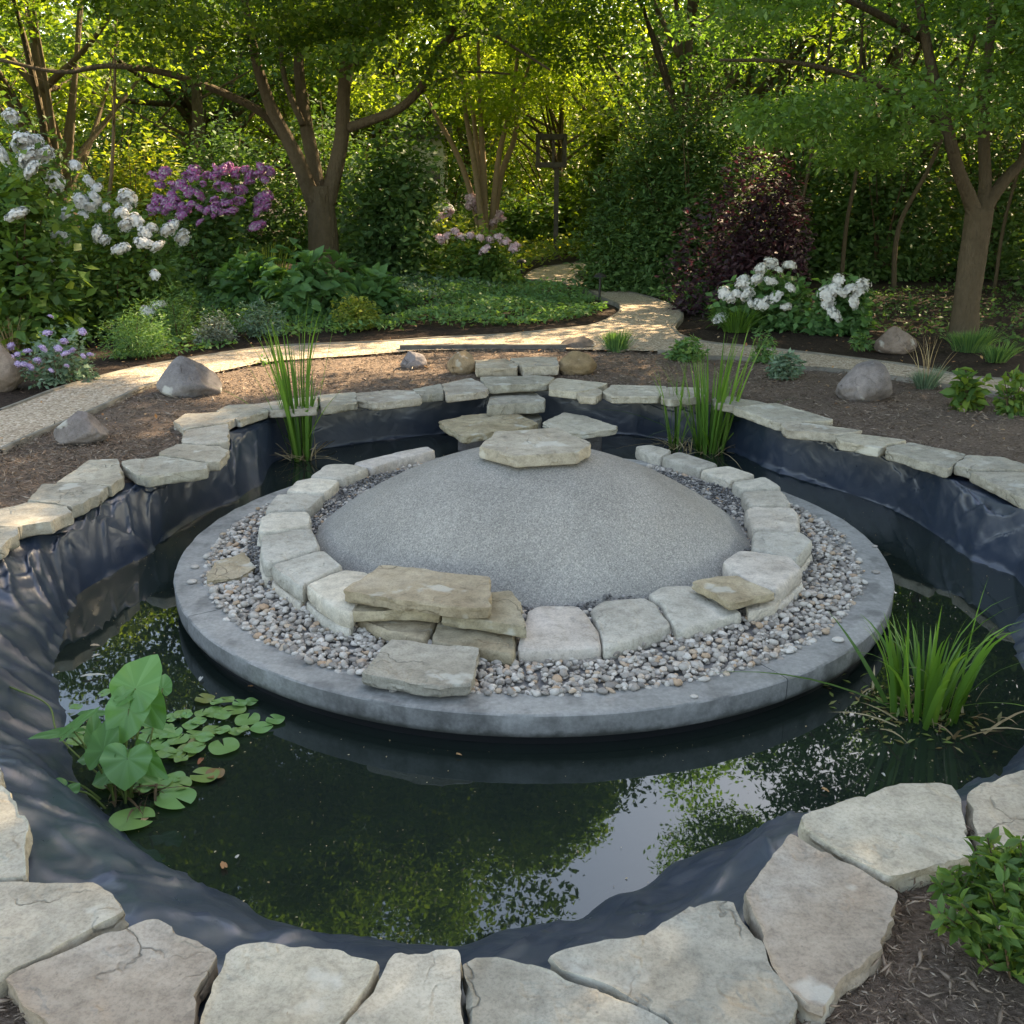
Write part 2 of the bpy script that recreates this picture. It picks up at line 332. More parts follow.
# ------------------------------------------------------------------ leaf clouds, blades
def unit(v): return v / (np.linalg.norm(v, axis=1)[:, None] + 1e-9)
def leaves(name, P, S, mat, parent=None, aspect=.5, droop=.3, up=.8, tone=None, outward=None, fine=False, curl=.15, seed=1):
    r = np.random.default_rng(seed); n = len(P); S = np.broadcast_to(S, n)
    D = r.normal(size=(n, 3)); D[:, 2] = D[:, 2] * .45 - droop
    if outward is not None: D += outward * (1.2 if name == 'foliage' and fine else .45)
    D = unit(D)
    N = r.normal(size=(n, 3)) * (1 - up); N[:, 2] += up
    if outward is not None: N += outward * .5
    N = unit(N - D * (N * D).sum(1)[:, None]); B = np.cross(D, N)
    L = S[:, None]; W = L * aspect * .5
    if fine:
        cfg = [(0, 0, 0), (.25, .75, .10), (.6, .95, .0), (1, 0, -.18), (.6, -.95, .0), (.25, -.75, .10), (.5, 0, -.05)]
        V = np.stack([P + D * L * a + B * W * b_ + N * L * c_ * 1. + N * abs(b_) * W * curl * 1.5 for a, b_, c_ in cfg], 1)
        base = np.arange(n)[:, None] * 7
        Fc = np.concatenate([base + np.array([[0, 6, 2, 1]]), base + np.array([[6, 3, 3, 2]])[:, [0, 1, 3, 3]]], 0) if False else None
        Fa = np.stack([base + np.array([0, 6, 2, 1]), base + np.array([0, 5, 4, 6])], 1).reshape(-1, 4)
        Ft = np.stack([base + np.array([6, 3, 2]), base + np.array([6, 4, 3])], 1).reshape(-1, 3)
        Ft = np.concatenate([Ft, Ft[:, 2:3]], 1)
        # two quads per half would need shared tips: use quads with a mid tip vertex pair
        V = V.reshape(-1, 3)
        tris = np.concatenate([Fa[:, [0, 1, 2]], Fa[:, [0, 2, 3]], Ft[:, :3]])
        tn = np.concatenate([np.repeat(np.arange(n), 2)] * 3)
        k = r.random(n) if tone is None else tone
        return mesh_np(name, V, tris, mat, parent, k[tn])
    V = np.stack([P, P + D * L * .45 + B * W + N * W * curl, P + D * L - N * L * .08, P + D * L * .5 - B * W + N * W * curl], 1).reshape(-1, 3)
    Fa = np.arange(n * 4).reshape(n, 4)
    k = r.random(n) if tone is None else tone
    return mesh_np(name, V, Fa, mat, parent, k)
def clump_cloud(cs, rs, n, flat=.6, r=rng, shell=.35):
    """n leaf points spread over clumps cs (k,3) with radii rs (k,)"""
    wts = rs ** 2; k = r.choice(len(cs), n, p=wts / wts.sum())
    d = unit(r.normal(size=(n, 3))); rad = (shell + (1 - shell) * r.random(n)) ** .6 * (0.75 + .45 * r.random(n))
    P = cs[k] + d * (rad * rs[k])[:, None] * np.array([1, 1, flat])
    return P, k
def blades(name, P, H, Wd, mat, parent, lean=.25, droop=.3, seg=6, seed=3, tone=None):
    """upright strap leaves from base points P"""
    r = np.random.default_rng(seed); n = len(P); H = np.broadcast_to(H, n); Wd = np.broadcast_to(Wd, n)
    az = r.random(n) * 2 * math.pi; ln = np.abs(r.normal(size=n)) * lean; dr = r.random(n) * droop
    dirn = np.stack([np.cos(az), np.sin(az), np.zeros(n)], 1)
    fa = az + r.normal(size=n) * .6 + math.pi / 2; side = np.stack([np.cos(fa), np.sin(fa), np.zeros(n)], 1)
    V = []
    for i in range(seg + 1):
        s = i / seg
        off = dirn * ((ln * s + dr * s ** 3) * H)[:, None]; z = (s - .5 * dr * s ** 4 - .25 * ln * s * s) * H
        c = P + off; c = c + np.stack([0 * z, 0 * z, z], 1)
        wv = Wd * (1 - s ** 2.2) * (.75 + .5 * s * (1 - s)) * .5
        V += [c - side * wv[:, None], c + dirn * (wv * .35)[:, None], c + side * wv[:, None]]
    V = np.stack(V, 1).reshape(-1, 3); st = 3 * (seg + 1); base = np.arange(n)[:, None] * st
    q = []
    for i in range(seg):
        a = 3 * i; q += [base + np.array([a, a + 1, a + 4, a + 3]), base + np.array([a + 1, a + 2, a + 5, a + 4])]
    k = r.random(n) if tone is None else tone
    return mesh_np(name, V, np.concatenate(q), mat, parent, np.tile(k, 2 * seg), smooth=True)

# ------------------------------------------------------------------ pond shape (traced, unprojected onto the water and coping planes)
ZC, ZG = .33, .285
PC = np.array([.08, 3.75])
wl = [(340,446),(439,434),(480,430),(545,430),(593,433),(635,435),(668,441),(700,446),(735,452),(766,467),(782,473),(824,486),(863,498),(896,510),(935,534),(971,559),(1016,576),(1030,600),(1012,631),(1015,660),(1026,695),(1030,740),
      (1004,771),(970,800),(890,812),(820,838),(784,833),(749,836),(702,850),(669,865),(640,890),(605,902),(582,921),(507,929),(462,946),(357,944),(322,938),(262,917),(232,899),(142,857),(98,809),(71,770),(68,715),(56,689),(52,659),(63,631),(75,597),(147,555),(190,520),(236,500),(262,484),(273,462),(300,452)]
wlw = np.array([G(x, y, 0)[:2] for x, y in wl])
cl = [(340,410),(357,409),(422,400),(487,391),(545,391),(605,397),(660,405),(720,409),(756,422),(790,432),(840,444),(889,454),(947,470),(1000,492),(1024,503)]
cr = [(1024,771),(970,790),(884,784),(796,818),(749,872),(738,897),(650,930),(549,955),(460,953),(392,955),(310,947),(222,955),(155,918),(127,905),(94,880),(28,878),(28,822),(0,780)]
cl2 = [(0,546),(17,528),(72,510),(123,482),(137,477),(207,466),(229,452),(227,426),(273,410),(300,409)]
zc0 = ZC - .02
cw = [G(x, y, zc0)[:2] for x, y in cl] + [np.array(q) for q in ((2.36,3.7),(2.28,3.1),(1.95,2.5),(1.6,2.2))] + [G(x, y, zc0)[:2] for x, y in cr] + [np.array(q) for q in ((-1.72,2.45),(-1.98,3.0))] + [G(x, y, zc0)[:2] for x, y in cl2]
cw = np.array(cw)
def polar(pts):
    d = pts - PC; a = np.arctan2(d[:, 1], d[:, 0]); r = np.hypot(d[:, 0], d[:, 1]); o = np.argsort(a); a, r = a[o], r[o]
    a = np.concatenate([a - 2 * math.pi, a, a + 2 * math.pi]); r = np.tile(r, 3)
    return lambda th: np.interp(th, a, r)
RW, RC = polar(wlw), polar(cw)
NT = 960
TH = np.linspace(-math.pi, math.pi, NT, endpoint=False)
def smoothr(f, k):
    r = f(TH); ker = np.hanning(k); ker /= ker.sum(); return np.convolve(np.tile(r, 3), ker, 'same')[NT:2 * NT]
rw, rc = smoothr(RW, 7), smoothr(RC, 9)
rc = np.maximum(rc, rw + .03)
def polar_mesh(name, rows, mat, parent=None, smooth=True):
    """rows: list of (r(NT), z(NT))"""
    V = np.concatenate([np.stack([PC[0] + r * np.cos(TH), PC[1] + r * np.sin(TH), z * np.ones(NT)], 1) for r, z in rows])
    j = np.arange(NT); j2 = (j + 1) % NT; m = len(rows)
    Fa = np.concatenate([np.stack([i * NT + j, i * NT + j2, (i + 1) * NT + j2, (i + 1) * NT + j], 1) for i in range(m - 1)])
    if rows[0][0].mean() < rows[-1][0].mean(): Fa = Fa[:, ::-1].copy()
    return mesh_np(name, V, Fa, mat, parent, None, smooth)

# liner
rows = []
cosT, sinT = np.cos(TH), np.sin(TH)
frontness = np.clip(-sinT * 1.3, 0, 1)
for s in np.linspace(-.22, 2.2, 84):
    if s <= 0:      # under the stones
        r = rc + (-s) * .8; z = np.full(NT, .262) + 0 * r; amp = 0
    elif s <= 1:
        r = rc + (rw - rc) * s; z = .262 * (1 - s) ** .9 * (1 + .0 * s); z = z + .03 * math.sin(math.pi * s); amp = math.sin(math.pi * min(1, s * .94 + .04)) ** .6
    else:
        q = (s - 1) / 1.2
        r = rw * (1 - .55 * q); z = -.55 * (1 - (1 - q) ** 2.2) + 0 * r; amp = .5 * (1 - q)
    tw = TH + .05 * s
    X = np.stack([tw * 9, np.full(NT, s * 1.1), 0 * tw], 1); X2 = np.stack([tw * 26 + s * .8, np.full(NT, s * 1.6), 0 * tw + 5], 1)
    def per(f):      # periodic blend at the seam
        a = f(tw); b_ = f(tw - 2 * math.pi); wgt = np.clip((tw - (math.pi - .25)) / .25, 0, 1); return a * (1 - wgt) + b_ * wgt
    f1 = per(lambda q: 1 - 2 * np.abs(fbm(np.stack([q * 7 + 1.1 * s, np.full(NT, s * .9), 0 * q], 1), 3, 4)))
    f2 = per(lambda q: fbm(np.stack([q * 24 - 1.5 * s, np.full(NT, s * 1.2), 0 * q + 4], 1), 3, 9))
    f3 = per(lambda q: fbm(np.stack([q * 3.2, np.full(NT, s * 1.6), 0 * q + 9], 1), 2, 12))
    f4 = per(lambda q: 1 - 2 * np.abs(fbm(np.stack([q * 16 - 2.5 * s, np.full(NT, s * 1.4), 0 * q + 2], 1), 2, 31)))
    f5 = per(lambda q: 1 - 2 * np.abs(fbm(np.stack([q * 38 + 5 * s, np.full(NT, s * 1.1), 0 * q + 12], 1), 2, 41)))
    dz = amp * ((.060 * (f1 - .4) + .010 * f2 + .018 * (f4 - .5) + .026 * np.clip(f4, 0, 1) ** 5 + .006 * np.clip(f5, 0, 1) ** 4) * (1 - .45 * frontness) + .035 * f3 * (.4 + frontness))
    rows.append((r, z + dz))
rows.append((np.full(NT, .02), np.full(NT, -.56)))
liner = polar_mesh('pond_liner', rows, M['liner'])
meta(liner, 'black rubber pond liner, wrinkled, lining the pond between its stone edge and the water', 'pond liner')
# water
r0 = rc - .02
water = polar_mesh('water', [(np.minimum(rw + .10, rc + .02), np.zeros(NT)), (rw * .5, np.zeros(NT)), (np.full(NT, .01), np.zeros(NT))], M['water'])
meta(water, 'dark green still pond water reflecting trees and sky', kind='structure'); 

# ground
inn = [(0,452),(29,437),(59,425),(86,414),(121,398),(150,385),(207,374),(258,363),(285,360),(360,355),(420,350),(490,349),(565,349),(659,351),(688,356),(749,359),(804,368),(824,369),(894,377),(941,385),(1000,394),(1024,397)]
innw = [G(x, y, ZG)[:2] for x, y in inn] + [np.array(q) for q in ((5.0,5.6),(5.5,3.5),(5,1),(3,-2),(0,-3),(-3,-2),(-5,1),(-5.0,3.2),(-3.8,4.4))]
RI = smoothr(polar(np.array(innw)), 5)
RI = np.maximum(RI, rc + .3)
def soilz(r, sh=0, amp=.012):
    p = np.stack([PC[0] + r * cosT, PC[1] + r * sinT, np.full(NT, sh)], 1)
    return amp * fbm(p * 2.2, 3, 3) + amp * .55 * fbm(p * 11, 3, 5)
rows = [(rc + .10, np.full(NT, .258))]
for s in np.linspace(0, 1, 46)[1:]:
    r = (rc + .10) + (RI + .03 - rc - .10) * s
    rise = .018 * np.clip((r - rc - .12) / .12, 0, 1) * np.clip((RI - r) / .25 + .3, 0, 1)
    rows.append((r, .268 + rise + soilz(r) * min(1, s * 6) * np.clip((RI - r) / .15, 0, 1)))
mul = polar_mesh('mulch_bed', rows, M['mulch']); meta(mul, 'brown shredded mulch around the pond', kind='structure')
rows = [(RI - .12, np.full(NT, .245))]
for s in np.linspace(0, 1, 60)[1:]:
    r = RI - .12 + 14 * s ** 1.6
    rows.append((r, .262 + soilz(r, 2, .02) * min(1, s * 3)))
for rr in (16, 20, 30, 60, 150, 400): rows.append((RI * 0 + rr + 6, np.full(NT, .25)))
gr = polar_mesh('ground', rows, M['soil']); meta(gr, 'dark soil of the planting beds', kind='structure')

# path
outl = [(0,411),(30,400),(59,389),(98,378),(137,368),(200,357),(254,349),(297,345),(360,343),(443,338),(500,335),(545,331),(575,328),(593,325),(609,319),(619,313),(621,308),(617,304),(600,297),(578,287),(555,282),(535,281),(524,279)]
far = [(524,278),(535,270),(559,265),(605,261),(650,257)]
isl = [(650,259.5),(605,263),(585,268),(577,273),(576,277),(584,282),(601,287),(637,294),(666,303),(680,311),(682,317),(678,322),(673,328)]
outr = [(673,328),(682,336),(710,343),(749,347),(824,355),(912,366),(961,376),(1008,380),(1024,383)]
def W(pl, z): return [G(x, y, z) for x, y in pl]
zp = .300
poly = W(inn, zp) + [np.array((5.2, 5.9, zp)), np.array((5.4, 6.6, zp))] + W(outr[::-1], zp) + W(isl[::-1][1:], zp) + W(far[::-1], zp) + W(outl[::-1], zp) + [np.array((-4.6, 4.9, zp)), np.array((-4.6, 3.3, zp))]
tri = geometry.tessellate_polygon([[Vector(p) for p in poly]])
ptop = mesh_np('path', np.array(poly), [tuple(q)[::-1] for q in tri], M['path']); meta(ptop, 'winding gravel path', kind='structure')
# path bed apron so the sheet has body
def strip(name, pl, z0, h, wd, mat, label, cat, lift=0):
    P = spline([G(x, y, z0) if len((x, y)) == 2 else 0 for x, y in pl], 5); P = np.array(P)
    T = np.gradient(P, axis=0); T /= np.linalg.norm(T, axis=1)[:, None]; Nn = np.stack([-T[:, 1], T[:, 0], 0 * T[:, 0]], 1)
    k = len(P); jit = .004 * fbm(P * 3, 2, 8)[:, None] * np.array([[0, 0, 1]])
    a, b_ = P - Nn * wd / 2, P + Nn * wd / 2; hh = np.array([0, 0, h]); lo = np.array([0, 0, -.05])
    V = np.concatenate([a + lo, a + hh + jit, b_ + hh + jit, b_ + lo]); i = np.arange(k - 1)
    Fa = np.concatenate([np.stack([i + q * k, i + 1 + q * k, i + 1 + (q + 1) * k, i + (q + 1) * k], 1) for q in range(3)])
    o = mesh_np(name, V, Fa[:, ::-1].copy(), mat); return meta(o, label, cat)
strip('path_edging', outl, ZG + .012, .012, .03, M['edging'], 'low pale edging strip round the oval ground cover bed', 'path edging')
strip('path_edging', far, ZG + .012, .012, .03, M['edging'], 'low edging strip at the far left bend of the path', 'path edging')
strip('path_edging', isl, ZG + .012, .012, .03, M['edging'], 'curved edging strip from the far path bend round the right hand bed', 'path edging')
strip('path_edging', outr, ZG + .012, .012, .03, M['edging'], 'long edging strip in front of the white hydrangeas and the right hand tree', 'path edging')
strip('path_edging', inn[:7], ZG + .012, .012, .03, M['edging'], 'pale edging strip between the left mulch and the sunlit path', 'path edging')
strip('timber_edging', [(400,351),(450,350),(490,350),(530,350),(566,350)], ZG, .045, .07, M['timber'], 'dark timber edging board behind the stone steps', 'path edging')
strip('path_edging', inn[13:], ZG + .015, .012, .03, M['edging'], 'thin edging strip between the right mulch and the path', 'path edging')

# mulch chips (stuff)
def chips(name, pts, L0, L1, mat, label, seed):
    r = np.random.default_rng(seed); n = len(pts)
    L = L0 + (L1 - L0) * r.random(n) ** 2; a = r.random(n) * 2 * math.pi; tl = r.normal(size=n) * .3
    D = np.stack([np.cos(a) * np.cos(tl), np.sin(a) * np.cos(tl), np.sin(tl)], 1); B = unit(np.cross(D, r.normal(size=(n, 3)) * .4 + np.array([0, 0, 1]))); N = np.cross(B, D)
    wd = L * (.10 + .14 * r.random(n)); th = wd * .4
    bend = N * (L * .1 * r.normal(size=n))[:, None]
    cfg = [(-.5, 0, 0), (0, .5, .0), (.5, 0, 0), (0, -.5, 0), (0, 0, .5), (0, 0, -.5)]
    V = np.stack([pts + D * (L * c0)[:, None] + B * (wd * c1)[:, None] + N * (th * c2)[:, None] + (bend if abs(c0) > .1 else 0) for c0, c1, c2 in cfg], 1).reshape(-1, 3)
    fc = np.array([(0, 1, 4), (1, 2, 4), (2, 3, 4), (3, 0, 4), (1, 0, 5), (2, 1, 5), (3, 2, 5), (0, 3, 5)])
    Fa = (np.arange(n)[:, None, None] * 6 + fc[None]).reshape(-1, 3)
    o = mesh_np(name, V, Fa, mat, None, np.repeat(r.random(n), 8)); return meta(o, label, kind='stuff')
def interp_th(arr, th): return np.interp(th, np.concatenate([TH - 2 * math.pi, TH, TH + 2 * math.pi]), np.tile(arr, 3))
n = 90000
th = rng.random(n) * 2 * math.pi - math.pi
ri, rcc = interp_th(RI, th), interp_th(rc, th)
q = rng.random(n); rr = rcc + .16 + (np.minimum(ri, 6.) - rcc - .18) * np.where(np.sin(th) < -.2, q ** 2.0, q)
pts = np.stack([PC[0] + rr * np.cos(th), PC[1] + rr * np.sin(th), np.zeros(n)], 1)
keep = ((pts[:, 1] > .5) & (np.abs(pts[:, 0]) < .75 + .62 * pts[:, 1])); pts = pts[keep]
pts[:, 2] = .291 + .009 * rng.normal(size=len(pts))
chips('mulch_chips', pts, .012, .06, M['chip'], 'shredded brown bark mulch round the pond', 5)
fr = [rng.uniform((.55, .75), (1.9, 2.0), (26000, 2)), rng.uniform((-1.5, .8), (-.5, 1.7), (6000, 2))]; fr = np.concatenate(fr)
thf = np.arctan2(fr[:, 1] - PC[1], fr[:, 0] - PC[0]); fr = fr[np.hypot(fr[:, 0] - PC[0], fr[:, 1] - PC[1]) > interp_th(rc, thf) + .15]
chips('mulch_chips', np.c_[fr, .290 + .010 * rng.normal(size=len(fr))], .006, .030, M['chip'], 'stringy brown mulch shreds beside the front flagstones', 7)
n = 14000
x = rng.uniform(-8, 8, n); y = rng.uniform(5.2, 13, n)
P2 = np.stack([x, y, .275 + .012 * rng.normal(size=n)], 1); thp = np.arctan2(y - PC[1], x - PC[0])
keep = np.hypot(x - PC[0], y - PC[1]) > interp_th(RI, thp) + .02
polyxy = np.array(poly)[:, :2]
def inside(P, Q):
    x, y = P[:, 0], P[:, 1]; c = np.zeros(len(P), bool); j = len(Q) - 1
    for i in range(len(Q)):
        xi, yi, xj, yj = *Q[i], *Q[j]
        c ^= ((yi > y) != (yj > y)) & (x < (xj - xi) * (y - yi) / (yj - yi + 1e-12) + xi); j = i
    return c
keep &= ~inside(P2, polyxy)
chips('bark_chips', P2[keep], .02, .07, M['darkchip'], 'dark bark chips on the beds beyond the path', 6)

# ------------------------------------------------------------------ stones
def slab(poly_px, z, th, mat, name, label, cat, group=None, pillow=0., rough=1., res=.016, tilt=(0, 0), world=False, grow=0., seed=None):
    Pw = np.array([G(x, y, z)[:2] for x, y in poly_px]) if not world else np.array(poly_px, float)
    c = Pw.mean(0); P = Pw - c
    A = .5 * np.sum(P[:, 0] * np.roll(P[:, 1], -1) - P[:, 1] * np.roll(P[:, 0], -1))
    if A < 0: P = P[::-1]
    if grow: P = P * (1 + grow / np.hypot(P[:, 0], P[:, 1]).mean())
    # soften corners
    for kk in range(2 if pillow else 1):
        Q = []; e = (.10, .2)[kk] if pillow else .035
        for i in range(len(P)):
            a, b_ = P[i], P[(i + 1) % len(P)]; Q += [a + (b_ - a) * e, b_ + (a - b_) * e]
        P = np.array(Q)
    seg = np.hypot(*(np.roll(P, -1, 0) - P).T); L = seg.sum(); n = int(max(40, min(150, L / res)))
    cum = np.concatenate([[0], np.cumsum(seg)]); s = np.linspace(0, L, n, endpoint=False)
    PP = np.vstack([P, P[:1]]); O = np.stack([np.interp(s, cum, PP[:, 0]), np.interp(s, cum, PP[:, 1])], 1)
    sd = seed if seed is not None else int(abs(c[0] * 1000 + c[1] * 777)) % 997
    p3 = lambda o, zz: np.stack([o[:, 0] + sd, o[:, 1], np.full(len(o), zz)], 1)
    nrm = O / (np.hypot(O[:, 0], O[:, 1])[:, None] + 1e-9)
    er = .010 * rough * (.5 if pillow else 1)
    rows = []
    prof = [(.024, 0), (.006, .10), (0, .38), (.007, .60), (.002, .80), (.008, .985)] if not pillow else [(.015, 0), (.003, .15), (0, .45), (.002, .70), (.007, .90), (.017, .985)]
    small = min(1., np.hypot(O[:, 0], O[:, 1]).mean() / .22)
    for ins, f in prof:
        k = er * fbm(p3(O * 14, 0), 3, 1) + er * .9 * fbm(p3(O * 22, f * 4.), 3, 2) - er * .8 * (vnoise(p3(O * 9, 7), 5) > .68)
        if not pillow: ins = ins * .55
        o = O + nrm * (k - ins * small)[:, None]
        rows.append((o, np.full(n, th * f)))
    o1 = rows[-1][0]
    m = 22 if L > 1.2 else 13
    for f in np.linspace(1, 0, m + 1)[1:-1]:
        g = f if f < .9 else f
        o = o1 * g; q = p3(o, 0)
        zz = th + rough * (.0045 * fbm(q * 9, 4, 3)) * small
        lay = fbm(q * 3.5 + 4, 3, 7)
        zz = zz - rough * .006 * small / (1 + np.exp(-(lay - .12) * 140)) - rough * .005 * small / (1 + np.exp((lay + .28) * 140))
        if pillow: zz = zz + pillow * (1 - f ** 2) * .5 - .0 * f
        edge = np.clip((1 - f) / .05, 0, 1); zz = th * .99 * (1 - edge) + zz * edge
        rows.append((o, zz))
    V = np.concatenate([np.stack([o[:, 0], o[:, 1], zz], 1) for o, zz in rows]); nr = len(rows)
    V = np.vstack([V, [[0, 0, rows[-1][1].mean()]]])
    V[:, 2] += V[:, 0] * tilt[0] + V[:, 1] * tilt[1]
    j = np.arange(n); j2 = (j + 1) % n
    Fl = []
    for i in range(nr - 1): Fl += np.stack([i * n + j, i * n + j2, (i + 1) * n + j2, (i + 1) * n + j], 1).tolist()
    Fl += [[(nr - 1) * n + a, (nr - 1) * n + (a + 1) % n, len(V) - 1] for a in range(n)] + [list(range(n))[::-1]]
    ob = mesh_np(name, V, Fl, mat, None, None, True, 38, (c[0], c[1], z - th))
    return meta(ob, label, cat, group)
FG, BG, SG = 'large flagstones along the front edge of the pond', 'flat coping stones round the back and sides of the pond', 'pale rounded stones ringing the sand mound'
def flag(p, label, mat='flag', z=ZC, th=.055, **k): return slab(p, z, th, M[mat], 'flagstone', label, 'flagstone', FG, res=.012, **k)
flag([(-45,742),(-8,756),(5,768),(2,778),(-10,786),(-50,785)], 'only the tip of this flagstone shows at the left edge, above the tall narrow one')
flag([(-70,775),(0,783),(12,790),(20,805),(28,822),(26,850),(27,878),(0,877),(-80,872)], 'narrow grey flagstone cut by the left edge below the water plants')
flag([(-90,882),(0,881),(94,880),(115,895),(127,910),(100,925),(60,945),(20,965),(0,976),(-90,990)], 'large cracked flagstone in the lower left beside the liner fold')
flag([(4,978),(45,957),(110,931),(155,917),(190,930),(221,953),(205,985),(195,1024),(186,1060),(60,1070),(45,1024),(22,1000)], 'reddish brown flagstone at bottom left with a pale vein', 'flagwarm')
flag([(227,955),(240,944),(262,941),(310,945),(382,960),(365,990),(338,1024),(318,1065),(192,1075),(201,1024),(212,985)], 'smooth flagstone at bottom left with one white lichen spot')
flag([(392,952),(425,949),(458,951),(463,985),(467,1024),(469,1065),(326,1070),(346,1024),(370,990)], 'tapering flagstone, narrow end to the water, left of the bottom centre')
flag([(464,958),(500,956),(530,960),(550,968),(590,985),(640,1003),(676,1024),(700,1065),(475,1065),(471,1024),(467,985)], 'flagstone at bottom centre cut off by the picture edge')
flag([(549,955),(557,950),(600,940),(650,928),(690,905),(715,898),(735,898),(755,930),(775,965),(800,1005),(785,1024),(765,1060),(708,1065),(665,1018),(600,983),(560,968)], 'largest pale flagstone right of the bottom centre')
flag([(739,891),(749,872),(790,829),(839,854),(902,891),(884,947),(842,981),(824,1011),(801,1004),(771,966)], 'brownish flagstone with a rough broken grey corner beside the mulch', 'flagwarm')
flag([(796,816),(850,797),(884,784),(940,781),(955,784),(966,812),(977,857),(932,869),(887,878),(842,854),(801,827)], 'grey flagstone under the right hand water irises, overhanging the water')
flag([(970,794),(977,782),(1024,769),(1080,762),(1095,840),(1024,848),(1000,850),(983,852),(971,812)], 'flagstone cut by the right edge above the leafy shrub')
def cope(p, label, z=ZC, th=.05, mat='flag', **k): return slab(p, z, th, M[mat], 'coping_stone', label, 'coping stone', BG, res=.014, grow=.012, **k)
cope([(-70,535),(-20,527),(15,527),(16,534),(0,547),(-60,562)], 'wedge of coping stone cut by the left edge, nearest stone of the left row', th=.055)
cope([(-50,512),(0,508),(27,503),(65,506),(70,512),(50,521),(17,526),(0,525),(-50,526)], 'long coping stone at the left edge with a ragged tip over the liner', th=.055)
cope([(29,500),(43,484),(82,483),(107,486),(98,495),(72,507),(65,504)], 'coping stone below the lower grey boulder, third from the left edge', th=.055)
cope([(58,482),(90,460),(117,459),(122,470),(122,477),(110,485),(82,482)], 'rounded coping stone right below the rough grey boulder', th=.055)
cope([(122,461),(160,456),(205,463),(206,468),(150,476),(137,474),(124,466)], 'pointed coping stone lying crosswise with layered front edge', th=.055)
cope([(159,453),(178,444),(219,446),(229,450),(219,461),(205,461)], 'broken cornered coping stone where the left row turns back')
cope([(181,442),(186,430),(227,424),(228,441),(205,444)], 'small squarish sunlit coping stone in the back left bend')
cope([(175,421),(186,414),(219,412),(239,415),(227,422),(185,428)], 'outermost coping stone of the back left bend with rounded outer end')
cope([(217,410),(229,405),(253,404),(267,410),(239,419)], 'small wedge coping stone just left of the tall iris')
cope([(255,404),(295,398),(316,396),(316,407),(270,410)], 'coping stone directly behind the tall left iris')
cope([(318,395),(355,392),(357,402),(322,407)], 'coping stone just right of the tall left iris')
cope([(357,393),(388,390),(415,391),(421,398),(374,403),(358,399)], 'long coping stone with split face below the small grey boulder')
cope([(414,389),(440,384),(444,393),(420,395)], 'small coping stone with a chipped end below the left tan boulder')
cope([(443,384),(470,378),(488,386),(486,391),(447,395)], 'coping stone touching the left end of the middle step')
cope([(549,382),(559,378),(607,383),(596,388),(576,392),(550,389)], 'coping stone touching the right end of the middle step')
cope([(577,392),(597,388),(602,392),(596,397),(580,396)], 'little rough coping stone wedged right of the steps', z=.325)
cope([(604,391),(613,385),(665,386),(666,393),(658,396),(613,396)], 'long coping stone below the lavender with a hollowed underside')
cope([(661,397),(668,387),(705,388),(708,396),(670,399)], 'coping stone behind the left iris bunch of the back pair')
cope([(712,396),(735,397),(765,403),(738,406),(715,402)], 'narrow pale coping stone behind the bushy back iris')
cope([(735,407),(776,403),(833,419),(824,421),(780,423),(756,415)], 'big curved coping stone right of the bushy back iris')
cope([(782,425),(787,420),(860,430),(836,434),(787,430)], 'pale coping stone above the round liner seam')
cope([(837,437),(852,433),(906,440),(888,444),(879,448),(840,441)], 'coping stone below the right grey boulder')
cope([(888,447),(910,442),(965,454),(947,468),(889,451)], 'coping stone with clean cut front on the right, left of the split pair')
cope([(957,465),(968,455),(1004,457),(1030,467),(1019,469),(972,469)], 'upper stone of the split pair at the right edge')
cope([(973,472),(1024,472),(1075,480),(1075,508),(1024,499),(1000,486)], 'lower stone of the split pair at the right edge')
# stones of the row that lie outside the picture on both sides
def arc_stones(a0, a1, k, label):
    for i in range(k):
        ta, tb = a0 + (a1 - a0) * (i + .04) / k, a0 + (a1 - a0) * (i + .96) / k
        ra, rb = interp_th(rc, ta), interp_th(rc, tb)
        p = [(PC[0] + r * math.cos(t_), PC[1] + r * math.sin(t_)) for t_, r in ((ta, ra), (tb, rb), (tb, rb + .34), ((ta + tb) / 2, (ra + rb) / 2 + .38), (ta, ra + .33))]
        slab(p, ZC, .055, M['flag'], 'coping_stone', label, 'coping stone', BG, world=True)
def ang(x, y): return math.atan2(y - PC[1], x - PC[0])
arc_stones(ang(2.25, 3.75), ang(1.75, 2.3), 4, 'coping stone outside the picture beyond the right edge')
e0 = G(-70, 562, ZC); e1 = G(-50, 740, ZC)
arc_stones(ang(e0[0], e0[1]) + 2 * math.pi if ang(e0[0], e0[1]) < 0 else ang(e0[0], e0[1]), ang(e1[0], e1[1]) + 2 * math.pi, 3, 'coping stone outside the picture beyond the left edge')
# steps
ST = 'stone steps at the back of the pond'
slab([(474,360),(506,358),(519,365),(517,368),(476,368)], .37, .07, M['flag'], 'step_stone', 'left half of the uppermost step, between the tan boulder and its twin', 'step', ST)
slab([(509,358),(541,356),(557,357),(559,366),(523,367)], .375, .07, M['flag'], 'step_stone', 'right half of the uppermost step with a crack on top', 'step', ST)
slab([(479,377),(537,375),(555,377),(547,383),(489,386)], .345, .055, M['flag'], 'step_stone', 'wide middle step level with the coping stones', 'step', ST)
slab([(489,393),(533,391),(545,398),(545,402),(487,405)], .27, .075, M['flag'], 'step_stone', 'thick step block set into the liner below the middle step', 'step', ST)
slab([(500,413),(537,411),(542,418),(530,424),(500,424)], .16, .09, M['flag'], 'step_stone', 'low stone half hidden behind the two slabs at the water', 'step', ST)
slab([(436,421),(469,414),(514,412),(539,423),(529,427),(486,433),(465,437),(460,435)], .20, .045, M['tan'], 'stepping_slab', 'cream slab with flaking left edge bridging to the island', 'stone slab', 'slabs bridging the water behind the mound', rough=1.4)
